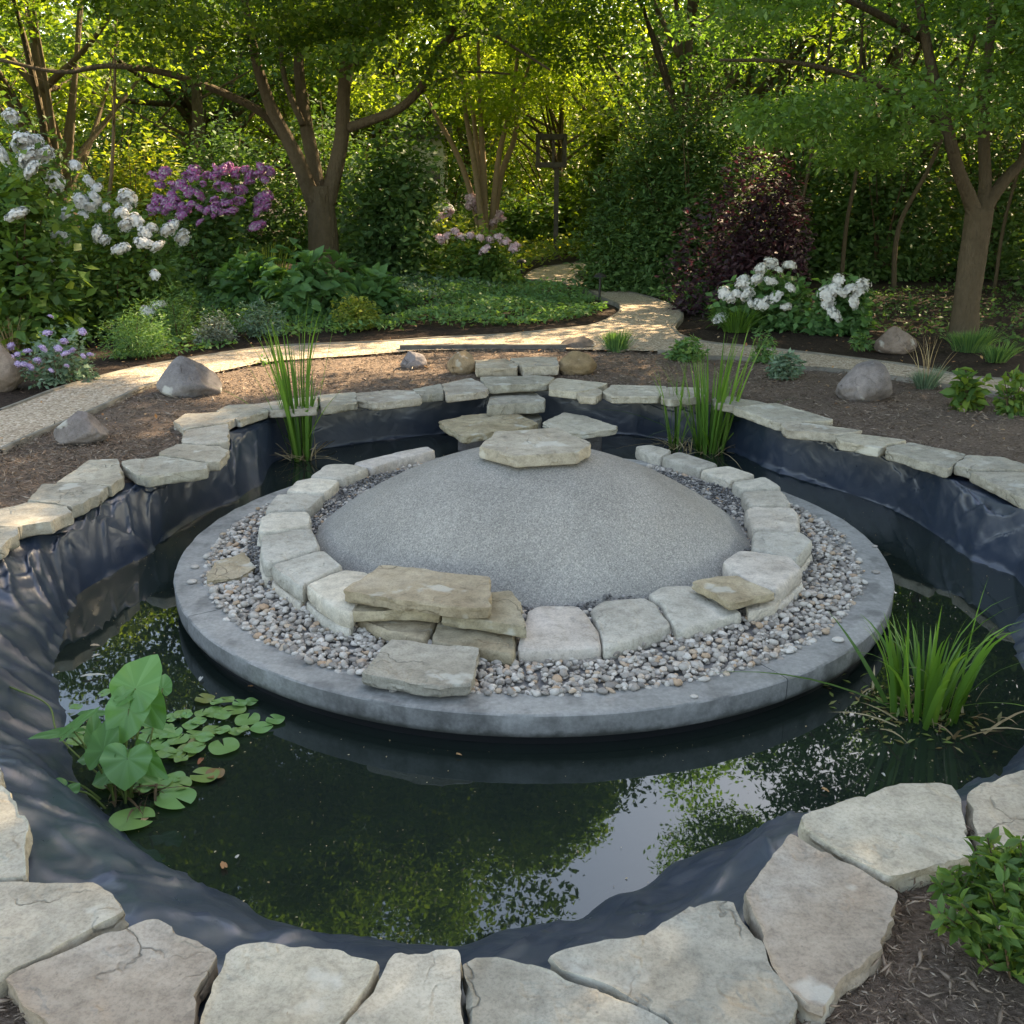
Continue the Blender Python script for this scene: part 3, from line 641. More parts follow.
slab([(541,422),(564,412),(586,416),(618,426),(616,429),(576,434),(555,429)], .20, .04, M['flag'], 'stepping_slab', 'grey pointed slab bridging to the island on the right', 'stone slab', 'slabs bridging the water behind the mound')
for k, (x, y) in enumerate(((482, 424), (578, 424))):
    c = G(x, y, .15); slab([(c[0]-.16, c[1]-.1), (c[0]+.16, c[1]-.12), (c[0]+.15, c[1]+.12), (c[0]-.15, c[1]+.1)], .156, .70, M['boulder'], 'support_stone', ['dark stone pier under the cream slab', 'dark stone pier under the grey pointed slab'][k], 'support stone', world=True, pillow=.001)
c = G(515, 418, .08); slab([(c[0]-.2, c[1]-.1), (c[0]+.2, c[1]-.1), (c[0]+.2, c[1]+.12), (c[0]-.2, c[1]+.12)], .068, .6, M['boulder'], 'support_stone', 'dark stone footing under the low half hidden step', 'support stone', world=True, pillow=.001)

# ------------------------------------------------------------------ island: ring, gravel, blocks, mound
IC = np.array([.086, 4.1]); RO, RIN, ZR = 1.488, 1.34, .12
ring = empty('island_ring', (IC[0], IC[1], -.5), 'round grey concrete kerb ring standing in the pond round the gravel island', 'concrete ring')
joints = [R(a) for a in (-148, -58, 8, 75, 142)]
for i in range(5):
    a0, a1 = joints[i] + .0016, joints[(i + 1) % 5] - .0016
    if a1 < a0: a1 += 2 * math.pi
    k = int((a1 - a0) / .018); aa = np.linspace(a0, a1, k)
    prof = [(RIN - .03, -.01), (RIN - .02, ZR - .02), (RIN, ZR - .002), (RIN + .02, ZR), (RO - .03, ZR), (RO - .005, ZR - .001), (RO, ZR - .006), (RO, ZR - .06), (RO - .002, ZR - .076), (RO - .006, ZR - .080), (RO - .08, ZR - .080)]
    V = []
    for pr, pz in prof:
        q3 = np.stack([np.cos(aa) * 20, np.sin(aa) * 20, np.full(k, pz * 60)], 1); dd = .0035 * fbm(q3, 3, 5)
        V.append(np.stack([(pr + dd) * np.cos(aa), (pr + dd) * np.sin(aa), pz + .5 + .5 * dd], 1))
    V = np.concatenate(V); j = np.arange(k - 1); m_ = len(prof)
    Fl = np.concatenate([np.stack([i2 * k + j, i2 * k + j + 1, (i2 + 1) * k + j + 1, (i2 + 1) * k + j], 1) for i2 in range(m_ - 1)])[:, ::-1].tolist()
    Fl += [[i2 * k for i2 in range(m_)], [i2 * k + k - 1 for i2 in range(m_)][::-1]]
    mesh_np('kerb_segment', V, Fl, M['concrete'], ring, None, True, 40)
aa = np.linspace(0, 2 * math.pi, 120, endpoint=False); prof = [(RO - .035, -.06), (RO - .035, .536), (RO - .12, .538), (.01, .538)]
V = np.concatenate([np.stack([pr * np.cos(aa), pr * np.sin(aa), np.full(120, pz)], 1) for pr, pz in prof]); j = np.arange(120)
mesh_np('plinth', V, np.concatenate([np.stack([i * 120 + j, i * 120 + (j + 1) % 120, (i + 1) * 120 + (j + 1) % 120, (i + 1) * 120 + j], 1) for i in range(3)]), M['black'], ring, None, True, 40)
# gravel pebbles
ico_v = []; ph = (1 + 5 ** .5) / 2
for a in (-1, 1):
    for b_ in (-ph, ph): ico_v += [(0, a, b_), (a, b_, 0), (b_, 0, a)]
ico_v = unit(np.array(ico_v, float))
import itertools
dm = np.linalg.norm(ico_v[:, None] - ico_v[None], axis=2); e_ = dm[dm > .01].min() * 1.05
ico_f = [f for f in itertools.combinations(range(12), 3) if dm[f[0], f[1]] < e_ and dm[f[1], f[2]] < e_ and dm[f[0], f[2]] < e_]
def fixw(v, f):
    o = []
    for a, b2, c2 in f: o.append((a, b2, c2) if np.cross(v[b2] - v[a], v[c2] - v[a]) @ (v[a] + v[b2] + v[c2]) > 0 else (a, c2, b2))
    return o
ico_f = fixw(ico_v, ico_f)
def subd(v, f):
    v = list(map(tuple, v)); cch = {}; o = []
    def mid(a, b2):
        k = (min(a, b2), max(a, b2))
        if k not in cch:
            mm_ = (np.array(v[a]) + np.array(v[b2])) / 2; v.append(tuple(mm_ / np.linalg.norm(mm_))); cch[k] = len(v) - 1
        return cch[k]
    for a, b2, c2 in f:
        x, y, z = mid(a, b2), mid(b2, c2), mid(c2, a); o += [(a, x, z), (x, b2, y), (z, y, c2), (x, y, z)]
    return np.array(v), o
I1 = subd(ico_v, ico_f); I2 = subd(*I1); I3 = subd(*I2); I4 = subd(*I3)
def rocks(name, pts, size, mat, label, seed, base=I1, flat=.65, ang=.18, lo=.55):
    r = np.random.default_rng(seed); n = len(pts); bv, bf = base; bf = np.array(bf); k = len(bv)
    S = size[:, None] * (lo + (1.15 - lo) * r.random((n, 3))) * .5; S[:, 2] *= flat
    V = bv[None] * (1 + ang * r.normal(size=(n, k, 1)) * .5) * S[:, None, :]
    a = r.random(n) * 2 * math.pi; t2 = r.normal(size=n) * .35; ca, sa, ct, s2 = np.cos(a)[:, None], np.sin(a)[:, None], np.cos(t2)[:, None], np.sin(t2)[:, None]
    x, y, z = V[..., 0], V[..., 1], V[..., 2]; y, z = y * ct - z * s2, y * s2 + z * ct; x, y = x * ca - y * sa, x * sa + y * ca
    V = np.stack([x, y, z], 2) + pts[:, None]
    Fa = (np.arange(n)[:, None, None] * k + bf[None]).reshape(-1, 3)
    o = mesh_np(name, V.reshape(-1, 3), Fa, mat, None, np.repeat(r.random(n), len(bf)), True); return meta(o, label, kind='stuff')
n = 15500; a = rng.random(n) * 2 * math.pi; rr = np.sqrt(rng.uniform(.78 ** 2, 1.385 ** 2, n)); sz = .016 + .020 * rng.random(n) ** 1.5
rr = np.minimum(rr, 1.352 + .03 * rng.random(n) ** 2)
z = ZR - .012 + .018 * rng.random(n) + .012 * np.clip((1.32 - rr) / .3, 0, 1) + np.where(rr > 1.345, .006, 0)
rocks('gravel', np.stack([IC[0] + rr * np.cos(a), IC[1] + rr * np.sin(a), z], 1), sz, M['pebble'], 'rounded grey and buff pebbles filling the concrete ring', 21)
V = np.concatenate([np.stack([IC[0] + pr * np.cos(aa), IC[1] + pr * np.sin(aa), np.full(120, pz)], 1) for pr, pz in ((1.345, .104), (1.0, .112), (.01, .118))])
meta(mesh_np('gravel_base', V, np.concatenate([np.stack([i * 120 + j, i * 120 + (j + 1) % 120, (i + 1) * 120 + (j + 1) % 120, (i + 1) * 120 + j], 1) for i in range(2)]), M['grit'], None, [.75] * 240), 'dark grit under the pebbles', kind='stuff')
def blk(p, label, z=.19, th=.10, pillow=.012, mat='block', **k): return slab(p, z, th, M[mat], 'edging_stone', label, 'edging stone', SG, pillow=pillow, rough=1., res=.014, grow=.004, **k)
def under(p, label, dx=0, dy=-.02, z=.152, th=.055, mat='block'):
    Pw = np.array([G(x, y, .215)[:2] for x, y in p]); c = Pw.mean(0); d = c - IC; d = d / np.hypot(*d)
    Pw = Pw + d * .012
    return slab([tuple(q) for q in Pw], z, th, M[mat], 'edging_stone', label, 'edging stone', SG, pillow=.01, rough=.8, world=True, grow=.004)
H2 = .215
blk([(352,463),(395,452),(428,446),(436,450),(400,459),(372,468)], 'long narrow back ring stone left of the mound top, nearest the cream slab', z=.175, th=.07)
blk([(326,464),(348,463),(370,468),(342,479),(309,476)], 'ring stone just below the tall left iris', z=.18, th=.07)
blk([(297,480),(313,477),(340,480),(326,493),(285,491)], 'second ring stone below the tall left iris', z=.185, th=.07)
blk([(276,493),(325,494),(309,509),(264,511)], 'flat wide ring stone at the back left shoulder', z=.19, th=.07)
p5 = [(259,518),(270,512),(309,511),(312,525),(264,532),(258,529)]; blk(p5, 'leftmost narrow ring stone above the square white one', z=H2, th=.07)
p6 = [(261,535),(311,527),(322,547),(270,563),(264,562),(260,549)]; blk(p6, 'square white ring stone at the far left of the mound', z=H2, th=.07)
p7 = [(269,565),(323,549),(343,565),(326,573),(305,584),(301,588)]; blk(p7, 'ring stone with cracked top, second left of the slab stack', z=H2, th=.065)
p8 = [(305,585),(328,574),(346,569),(369,572),(362,596),(352,612),(340,610),(320,598)]; blk(p8, 'ring stone touching the left end of the slab stack', z=H2, th=.065)
under(p5, 'lower layer stone beneath the leftmost narrow ring stone'); under(p6, 'lower layer stone beneath the square white ring stone')
under(p7, 'lower layer stone beneath the cracked ring stone'); under(p8, 'lower layer stone below the ring stone touching the slab stack')
blk([(357,619),(364,603),(432,603),(440,614),(424,640),(390,632)], 'buff ring stone underneath the left side of the slab stack', z=.165, th=.055, mat='tan', pillow=.005)
blk([(430,641),(441,612),(513,616),(518,640),(513,655),(500,652)], 'buff ring stone underneath the right side of the slab stack', z=.165, th=.055, mat='tan', pillow=.005)
blk([(521,630),(527,609),(540,605),(578,605),(587,613),(599,630),(602,647),(558,650),(517,650)], 'smooth white ring stone just right of the slab stack', z=.165, th=.06)
blk([(590,608),(600,600),(645,597),(656,603),(673,626),(603,649),(601,634)], 'cream ring stone at the front between two white ones', z=.165, th=.06)
blk([(648,593),(661,586),(689,584),(730,606),(743,612),(679,632),(673,624),(661,604)], 'long white ring stone with a dark spot, partly under the thin brown slab', z=.165, th=.06)
slab([(690,581),(716,574),(738,575),(776,593),(731,604),(726,602)], .215, .032, M['tan'], 'flat_slab', 'thin brown layered slab lying on the front right ring stones', 'stone slab', rough=1.2)
blk([(745,600),(775,592),(782,598),(776,606),(748,612)], 'small low ring stone beneath the thin brown slab', z=.165, th=.06)
pr1 = [(722,561),(738,549),(792,556),(803,568),(777,591),(749,581)]; blk(pr1, 'pointed white ring stone right of the thin brown slab', z=H2, th=.07)
pr2 = [(752,530),(800,531),(813,540),(797,559),(773,553),(752,548)]; blk(pr2, 'white ring stone at the far right with a rounded outer corner', z=H2, th=.07)
under(pr1, 'lower layer stone beneath the pointed white ring stone'); under(pr2, 'lower layer stone beneath the far right ring stone')
blk([(745,509),(753,506),(794,507),(800,515),(800,529),(750,528)], 'broad ring stone on the right, second behind the rounded corner one', z=.20, th=.08)
blk([(741,491),(783,490),(792,504),(748,505)], 'oblong ring stone on the right, in line with the kerb edge', z=.195, th=.08)
blk([(731,482),(765,476),(783,487),(740,489)], 'thin weathered ring stone on the back right', z=.19, th=.08)
blk([(699,470),(728,465),(757,475),(730,481)], 'ring stone on the back right nearest the fallen iris leaf', z=.18, th=.07)
blk([(661,457),(679,451),(720,464),(699,469)], 'ring stone in front of the bushy back iris', z=.18, th=.07)
blk([(634,446),(650,444),(673,450),(661,457),(645,452)], 'small ring stone at the right foot of the mound back', z=.175, th=.07)
SLB = 'slabs stacked on the front of the ring'
slab([(349,603),(378,585),(440,590),(450,602),(441,613),(400,611),(350,612)], .212, .040, M['tan'], 'flat_slab', 'thin slab sandwiched below the left of the top slab', 'stone slab', SLB, rough=1.3)
slab([(441,615),(455,600),(492,590),(512,589),(520,597),(528,628),(480,621)], .222, .042, M['tan'], 'flat_slab', 'lower tan slab sticking out to the right of the stack', 'stone slab', SLB)
slab([(342,590),(378,564),(408,566),(445,572),(490,576),(491,607),(467,608),(389,599)], .270, .045, M['tan'], 'flat_slab', 'largest tan slab on top of the stack', 'stone slab', SLB)
slab([(359,673),(389,638),(418,641),(479,647),(476,667),(470,684),(437,688),(414,685)], .175, .042, M['flag'], 'flat_slab', 'slab lying on the pebbles and kerb in front of the stack', 'stone slab')
slab([(207,581),(212,562),(244,552),(256,567),(239,576)], .142, .018, M['tan'], 'flat_slab', 'thin weathered slab sunk in the pebbles on the left', 'stone slab', rough=1.5)
# mound
MC = np.array([.085, 4.16]); MR = .97; n = 260; aa = np.linspace(0, 2 * math.pi, n, endpoint=False); V = []
for f in np.linspace(1, 0, 60)[:-1]:
    fx = 1 - np.clip(-np.sin(aa), 0, 1) ** 2 * .155
    r = MR * f * fx * (1 + .022 * fbm(np.stack([np.cos(aa) * 3, np.sin(aa) * 3, 0 * aa], 1), 3, 2) * min(1, f * 1.5))
    z = .125 + .385 * (1 - f ** 2.0) + .006 * fbm(np.stack([r * np.cos(aa) * 5, r * np.sin(aa) * 5, 0 * aa], 1), 3, 6)
    V.append(np.stack([r * np.cos(aa), r * np.sin(aa), z], 1))
V = np.concatenate(V + [np.array([[0, 0, .51]])]); j = np.arange(n); nr = 59
Fl = np.concatenate([np.stack([i * n + j, i * n + (j + 1) % n, (i + 1) * n + (j + 1) % n, (i + 1) * n + j], 1) for i in range(nr - 1)]).tolist() + [[(nr - 1) * n + a, (nr - 1) * n + (a + 1) % n, len(V) - 1] for a in range(n)]
meta(mesh_np('sand_mound', V, Fl, M['sand'], None, None, True, None, (MC[0], MC[1], 0)), 'smooth cone of coarse grey sand heaped in the middle of the island', 'sand mound')
n = 19000; a = rng.random(n) * 2 * math.pi; fx = 1 - np.clip(-np.sin(a), 0, 1) ** 2 * .155; f = rng.uniform(.9, 1.26, n); rr = MR * f * fx
z = .13 + .385 * np.clip(1 - np.minimum(f, 1) ** 2.0, 0, 1) + .01 * rng.random(n)
rocks('grit', np.stack([MC[0] + rr * np.cos(a), MC[1] + rr * np.sin(a), z], 1)[f > .955 + .05 * vnoise(np.stack([np.cos(a) * 6, np.sin(a) * 6, f * 0], 1), 3)], .008 + .012 * rng.random(n)[f > .955 + .05 * vnoise(np.stack([np.cos(a) * 6, np.sin(a) * 6, f * 0], 1), 3)], M['grit'], 'dark grit round the foot of the sand mound', 22, base=(ico_v, ico_f))
slab([(479,446),(495,431),(557,427),(591,442),(591,446),(577,452),(516,456)], .555, .055, M['flag'], 'flat_slab', 'many sided slab resting on the top of the sand mound', 'stone slab', rough=.7)
# boulders
def boulder(px, py, wpx, hpx, mat, label, sx=1., seed=1, depth=.8, taper=.25, peak=0., name='boulder', group='boulders in the mulch round the pond'):
    g = G(px, py, ZG); d = g[1] * cP + (CZ - ZG) * sP; wd = wpx / F * d; h = hpx / F * d
    v, f = I4; v = v.copy(); q = v * 1.15 + seed * 3.1
    v = v * (1 + .18 * fbm(q, 3, seed) [:, None] + .05 * fbm(q * 4, 4, seed + 3)[:, None])
    r_ = np.random.default_rng(seed)            # cut facets
    for _ in range(9):
        nn = unit(r_.normal(size=(1, 3)))[0]; nn[2] = abs(nn[2]) * .8; nn /= np.linalg.norm(nn); dd = .74 + .15 * r_.random(); e = v @ nn - dd; v = v - np.where(e > 0, e * .82, 0)[:, None] * nn
    v[:, 0] += peak * v[:, 2]; v[:, :2] *= (1 - taper * v[:, 2:3])
    mn, mx = v.min(0), v.max(0); v[:, 0] = (v[:, 0] - (mn[0] + mx[0]) / 2) / (mx[0] - mn[0]) * wd; v[:, 1] = v[:, 1] / (mx[1] - mn[1]) * wd * depth
    v[:, 2] = (v[:, 2] - mn[2]) / (mx[2] - mn[2]); v[:, 2] = v[:, 2] * (h * 1.18) - h * .18
    o = mesh_np(name, v, [tuple(x) for x in f], mat, None, None, True, 50, (g[0], g[1] + wd * depth * .35, ZG)); return meta(o, label, 'boulder', group)
boulder(184, 397, 68, 38, M['boulder'], 'peaked grey boulder beside the left path edging', seed=11, taper=.32, peak=-.15)
boulder(77, 446, 52, 32, M['boulder'], 'low rough grey boulder with a sunlit corner in the left mulch', seed=5, taper=.3)
boulder(413, 369, 27, 17, M['boulder'], 'smallest grey boulder, left of the tan boulder by the steps', seed=8)
boulder(461, 375, 30, 23, M['bouldertan'], 'tan boulder at the left end of the top step', seed=14, taper=.15)
boulder(578, 375, 40, 23, M['bouldertan'], 'tan faceted boulder at the right end of the top step', seed=6, taper=.2)
boulder(579, 349, 36, 11, M['boulderbrown'], 'flat dark brown boulder behind the right tan boulder', seed=9, taper=.3)
boulder(868, 402, 56, 38, M['boulder'], 'grey boulder with a broken right face in the right mulch', seed=17, taper=.35, peak=.25)
boulder(899, 352, 43, 24, M['boulderbrown'], 'rounded brown boulder beyond the right path', seed=21, taper=.3)
boulder(-8, 390, 52, 50, M['boulderbrown'], 'reddish brown boulder cut by the left edge', seed=19, taper=.4)
# loose pebbles on the kerb
for k, (x, y, s, lb) in enumerate(((563+313,572-0,.028,'loose round pebble on the right of the kerb ring'),(875,546,.02,'small pebble high on the right of the kerb ring'),(393,690,.022,'brown pebble beside the slab on the front of the kerb'),(195,567,.03,'flat dark chip on the left of the kerb ring'),(192,582,.034,'buff chip lowest on the left of the kerb ring'),(694,696,.02,'tiny dark chip on the front right of the kerb ring'),(838,640,.034,'flat pebble on the kerb beside the right irises'))):
    g = G(x, y, ZR + .005); v, f = I2; v = v * (1 + .15 * fbm(v * 1.5 + k * 7, 2, k)[:, None]) * np.array([s * .6, s * .5, s * .25])
    meta(mesh_np('pebble', v, [tuple(q) for q in f], M['pebble'], None, [.2 + .1 * k] * len(f), True, None, (g[0], g[1], ZR + s * .2)), lb, 'pebble', 'loose pebbles on the kerb ring')

# ------------------------------------------------------------------ water plants
def base_pts(n, cx, cy, rx, ry, z, seed):
    r = np.random.default_rng(seed); a = r.random(n) * 6.283; q = np.sqrt(r.random(n)); return np.stack([cx + rx * q * np.cos(a), cy + ry * q * np.sin(a), np.full(n, z)], 1)
def iris(px, py, hpx, n, rad, label, seed, lean=.16, droop=.2, wd=.016, name='iris', z=0., lo=.45, hs=1.3):
    g = G(px, py, z); d = g[1] * cP + (CZ - z) * sP; H = hpx / F * d / cP * hs
    t = empty(name, g, label, 'water plant'); r = np.random.default_rng(seed)
    B = base_pts(n, 0, 0, rad, rad * .7, -.06, seed); Hh = H * (lo + (1 - lo) * r.random(n) ** .7)
    blades('leaf_blades', B, Hh, wd * (.7 + .6 * r.random(n)), M['blade'], t, lean, droop, 8, seed, tone=np.clip(r.normal(.55, .25, n), 0, 1))
    k = max(4, n // 8); blades('fallen_blades', base_pts(k, 0, 0, rad, rad, -.0, seed + 1), H * .55, wd * .8, M['blade'], t, 1.0, .7, 8, seed + 2)
    D = base_pts(26, 0, 0, rad * 2, rad * 1.6, .004, seed + 4)
    chipsobj = blades('dead_leaves', D, H * .13, wd * .6, M['straw'], t, 2.2, .5, 4, seed + 5)
    return t
iris(302, 460, 138, 44, .045, 'tall slender iris clump in the water at the back left', 31, .13, .15, .020)
iris(676, 448, 92, 12, .045, 'small left bunch of the back iris pair with few blades', 33, .17, .15, .018)
iris(708, 452, 108, 72, .085, 'bushy right bunch of the back iris pair', 35, .17, .12, .018, lo=.5)
iris(925, 712, 128, 62, .115, 'broad iris clump in the water at the front right', 37, .27, .35, .020, lo=.4)
# algae/debris under the front iris
g = G(912, 712, .004)
o = leaves('water_weed', np.stack([g[0] + rng.normal(size=260) * .11, g[1] + rng.normal(size=260) * .10, .002 + .004 * rng.random(260)], 1), .02 + .02 * rng.random(260), M['pad'], None, .35, 0, .98, seed=4, tone=rng.random(260) * .5)
meta(o, 'yellow green weed floating at the foot of the front right irises', kind='stuff')
# lily pads and arum
lily = empty('water_lily', G(140, 800, 0), 'water lily with a trail of floating notched green pads at the left', 'water lily')
lo_ = np.array(lily.location)
pads = [(735,250,.9),(800,243,.9),(845,275,1.),(893,303,.85),(940,275,.75),(855,215,.6),(765,368,1.15),(722,312,.7),(762,312,.6),(805,318,.55),(700,205,.8),(690,255,.6),(660,330,.7),(672,358,.7),(640,385,.9),(585,272,.6),(545,365,.85),(520,300,.6),(600,547,1.4),(452,620,1.4),(215,548,.0),(610,500,.9),(700,470,1.),(735,465,.7),(600,478,.7),(262,352,.75),(280,320,.6),(340,400,.5),(560,315,.8),(655,300,.7),(610,350,.8),(355,500,.7),(820,225,.6),(775,215,.6),(590,400,.7),(665,380,.8),(262,240,.5),(360,192,.55),(560,160,.6),(625,265,.7),(585,330,.85),(540,335,.8),(700,345,.7),(760,270,.7),(505,345,.8),(620,420,.5),(680,290,.6),(740,225,.5),(570,400,.7),(640,270,.5),(545,500,.9),(490,520,.7),(830,320,.5)]
def padmesh(rad, a0, tone, cup=.0):
    n = 30; aa = np.linspace(.16, 2 * math.pi - .16, n); V = [[0, 0, 0]]
    for f in (.5, 1.):
        for k, a in enumerate(aa): V.append([math.cos(a) * rad * f, math.sin(a) * rad * f * .93, cup * f * f * rad + .0025 * math.sin(a * 3 + rad * 90) * f])
    V = np.array(V); ca, sa = math.cos(a0), math.sin(a0); V = np.stack([V[:, 0] * ca - V[:, 1] * sa, V[:, 0] * sa + V[:, 1] * ca, V[:, 2]], 1)
    F_ = [(0, 1 + k, 2 + k) for k in range(n - 1)] + [(1 + k, 1 + n + k, 2 + n + k, 2 + k) for k in range(n - 1)]
    return V, F_
r_ = np.random.default_rng(50)
for k, (x, y, s) in enumerate(pads):
    if s == 0: continue
    px, py = x / 3.413, 640 + y / 3.413; g = G(px, py, .004)
    V, F_ = padmesh(.042 * s, r_.random() * 6.28, 1, .02); V[:, 2] += .002 * k / 8 + .004
    tn = [float(np.clip((.1 if k in (22, 23) else .85) + r_.normal() * .15 - (.45 if k in (10, 13, 14, 18+99, 26) else 0), 0, 1))] * len(F_)
    mesh_np('lily_pad', V, F_, M['pad'], lily, tn, True, None, tuple(g - lo_))
arum = empty('arum_plant', G(128, 800, 0), 'arum with big upright arrow shaped leaves standing in the water at the left', 'water plant'); ao = np.array(arum.location)
def heart(L, Wd, bend):
    """arrow / heart shaped blade: stalk joint at the origin, two basal lobes behind it, tip at +x"""
    th = np.linspace(-math.pi, math.pi, 41); at_ = np.abs(th)
    rad = np.interp(at_, [0, .25, .6, 1.1, 1.6, 2.1, 2.6, 2.95, math.pi], [.82, .70, .60, .53, .52, .54, .50, .30, .04])
    V = [(0, 0, 0)]
    for f in (.3, .6, .85, 1.):
        for t_, r0 in zip(th, rad):
            x_, y_ = math.cos(t_) * r0 * f * L, math.sin(t_) * r0 * f * Wd
            V.append((x_, y_, -bend * L * max(0, x_ / L) ** 2 * 1.6 + .35 * y_ * y_ / Wd + .05 * Wd * f * f * math.sin(t_ * 7 + L * 300)))
    F_ = [(0, 1 + k, 2 + k) for k in range(40)] + [(1 + 41 * i + k, 1 + 41 * (i + 1) + k, 2 + 41 * (i + 1) + k, 2 + 41 * i + k) for i in range(3) for k in range(40)]
    return np.array(V), F_
al = [  # zoom px of the stalk joint, height above water, length, width, tip direction on the picture (deg), facing the viewer 0..1, tone
 (462,165,.30,.13,.125,62,.85,.75),(440,235,.25,.14,.11,248,.9,.92),(352,378,.16,.13,.085,88,.7,.3),(505,212,.23,.11,.085,300,.7,.35),
 (435,405,.15,.10,.13,268,.7,.9),(488,395,.13,.12,.06,318,.6,.55),(225,318,.17,.12,.035,200,.3,.5),(245,300,.20,.11,.03,58,.5,.4),(218,515,.07,.08,.09,262,.35,.6),
 (165,475,.05,.07,.04,180,.2,.6),(300,255,.17,.08,.03,5,.4,.5),(430,195,.28,.08,.035,38,.6,.4),(322,345,.15,.12,.05,100,.6,.5),(385,455,.08,.08,.07,205,.4,.7),(555,165,.2,.06,.055,90,.6,.6),(470,455,.08,.08,.06,330,.3,.8),(330,400,.10,.08,.06,170,.3,.6),(520,300,.12,.08,.06,20,.2,.8)]
vw = np.array([0, -cP, sP]); scU = np.array([0, sP, cP])
for k, (x, y, h, L, Wd, phi, fc, tn) in enumerate(al):
    px, py = x / 3.413, 640 + y / 3.413; g = G(px, py, h) - ao
    V, F_ = heart(L, Wd, .12); nn = vw * fc + np.array([.25 * math.sin(k * 2.3), 0, 1.]) * (1.05 - fc); nn /= np.linalg.norm(nn)
    tdir = np.array([math.cos(R(phi)), 0, 0]) + scU * math.sin(R(phi)); tdir = tdir - nn * (tdir @ nn); tdir /= np.linalg.norm(tdir); sd_ = np.cross(nn, tdir)
    V = V[:, :1] * tdir + V[:, 1:2] * sd_ + V[:, 2:3] * nn
    lf = mesh_np('leaf', V, F_, M['arum'], arum, [float(np.clip(tn - .05 + (.16 if (q % 40) % 5 == 0 else 0) + (.2 if (q % 40) in (19, 20) else 0), 0, 1)) for q in range(len(F_))], True, None, tuple(g))
    root = np.array([r_.normal() * .025, r_.normal() * .02, -.05]); mid = (root + g) / 2 + np.array([0, 0, .06 * (1 + h)]) * (0.6 if h < .1 else .4)
    mb = MB(); mb.tube(spline([root, mid, g], 8), np.linspace(.0042, .0022, 17), 6, .6); mb.obj('petiole', M['stem'], arum, True)
mb = MB(); root = np.array([0, 0, 0.]); e = G(0, 686, .12) - ao
mb.tube(spline([(0, 0, 0), G(62, 740, .10) - ao, G(48, 705, .14) - ao, G(10, 687, .12) - ao], 8), .0028, 6, .8); mb.obj('petiole', M['stem'], arum, True)
D = base_pts(26, .02, .0, .09, .07, .006, 8); blades('dead_leaves', D, .05, .010, M['brownstem'], arum, 1.6, .6, 4, 9)
# floating leaves
fl = [(90,676,.035,'long orange brown leaf floating upper left',1.),(94,646,.014,'tan leaf floating at the top of the left water',.7),(97,656,.012,'pale leaf floating just below the tan one',.9),(224,867,.014,'orange leaf floating in the lower left water',.3),(201,692-13+0,.012,'pale leaf floating right of the tall arum leaf',1.),(251,687,.009,'tiny orange leaf floating under the left of the kerb',.3),(145,820,.015,'yellow leaf tucked by the lowest lily pad',.6),(201,761,.013,'red leaf floating among the lily pads',.0),(548,735,.012,'brown leaf at the foot of the kerb front',.4),(729,712,.014,'bright orange leaf at the foot of the kerb right of the joint',.5),(824,790,.010,'round pinkish leaf floating in front of the right flagstones',.5),(458,755,.008,'tiny leaf floating below the kerb centre',.5),(237,858,.007,'white petal floating above the orange leaf',1.),(752,590+113,.007,'small brown leaf by the kerb joint',.2),(967,650+47,.010,'orange leaf caught right of the front irises',.3),(883,775,.007,'pale speck of leaf near the right irises',1.)]
for k, (x, y, s, lb, tn) in enumerate(fl):
    g = G(x, y, .006); V, F_ = heart(s * 2, s * 1.1 if s < .03 else s * .45, .1); a = r_.random() * 6.28; V = V @ np.array(Matrix.Rotation(a if s < .03 else .3, 3, 'Z')).T
    meta(mesh_np('floating_leaf', V, F_, M['deadleaf'], None, [tn] * len(F_), True, None, tuple(g + np.array([0, 0, .004]))), lb, 'leaf', 'dead leaves floating on the pond')

# ------------------------------------------------------------------ garden plants
def headmesh(name, rad, n, mat, seed, flat=.85, psize=.21):
    r = np.random.default_rng(seed); d = unit(r.normal(size=(n, 3))); d[:, 2] = np.where(d[:, 2] < -.5, -d[:, 2], d[:, 2])
    lc = unit(r.normal(size=(5, 3))) * .26; kk = r.integers(0, 5, n)
    P = (lc[kk] + d * .78) * rad * np.array([1.1, 1.1, flat]) * (.62 + .5 * r.random(n))[:, None]
    T = unit(np.cross(d, r.normal(size=(n, 3)))); B = np.cross(d, T); s = rad * psize * (.7 + .5 * r.random(n))[:, None]
    V = np.stack([P + T * s, P + B * s + d * s * .25, P - T * s, P - B * s + d * s * .25], 1).reshape(-1, 3)
    me = mesh_np(name, V, np.arange(4 * n).reshape(n, 4), mat, None, r.random(n)); d_ = me.data; bpy.data.objects.remove(me); return d_
heads = {k: headmesh('flower_head', 1., 260, M[k], i + 3) for i, k in enumerate(('petalwhite', 'petalpink', 'petallilac', 'petalblush'))}
def dome(n, rx, ry, h, r, shell=.55, zmin=.02):
    """leaf points on several overlapping lobes filling the half ellipsoid of the bush"""
    K = 11; c = unit(r.normal(size=(K, 3))); c[:, 2] = np.abs(c[:, 2]); c *= (.25 + .42 * r.random(K))[:, None]; c[0] = (0, 0, .3)
    lr = .36 + .20 * r.random(K); k = r.choice(K, n, p=lr ** 2 / (lr ** 2).sum())
    d = unit(r.normal(size=(n, 3))); q = (shell + (1 - shell) * r.random(n)) ** .5
    lump = 1 + .25 * fbm(d * 2.6 + k[:, None] * 3., 2, 3)
    P = c[k] + d * (q * lump * lr[k])[:, None]; low = P[:, 2] < 0; P[low, 2] = -P[low, 2] * r.random(low.sum())
    P = P * np.array([rx, ry, h]) * 1.04; P[:, 2] += zmin
    return P, unit(d + np.array([0, 0, .3]))
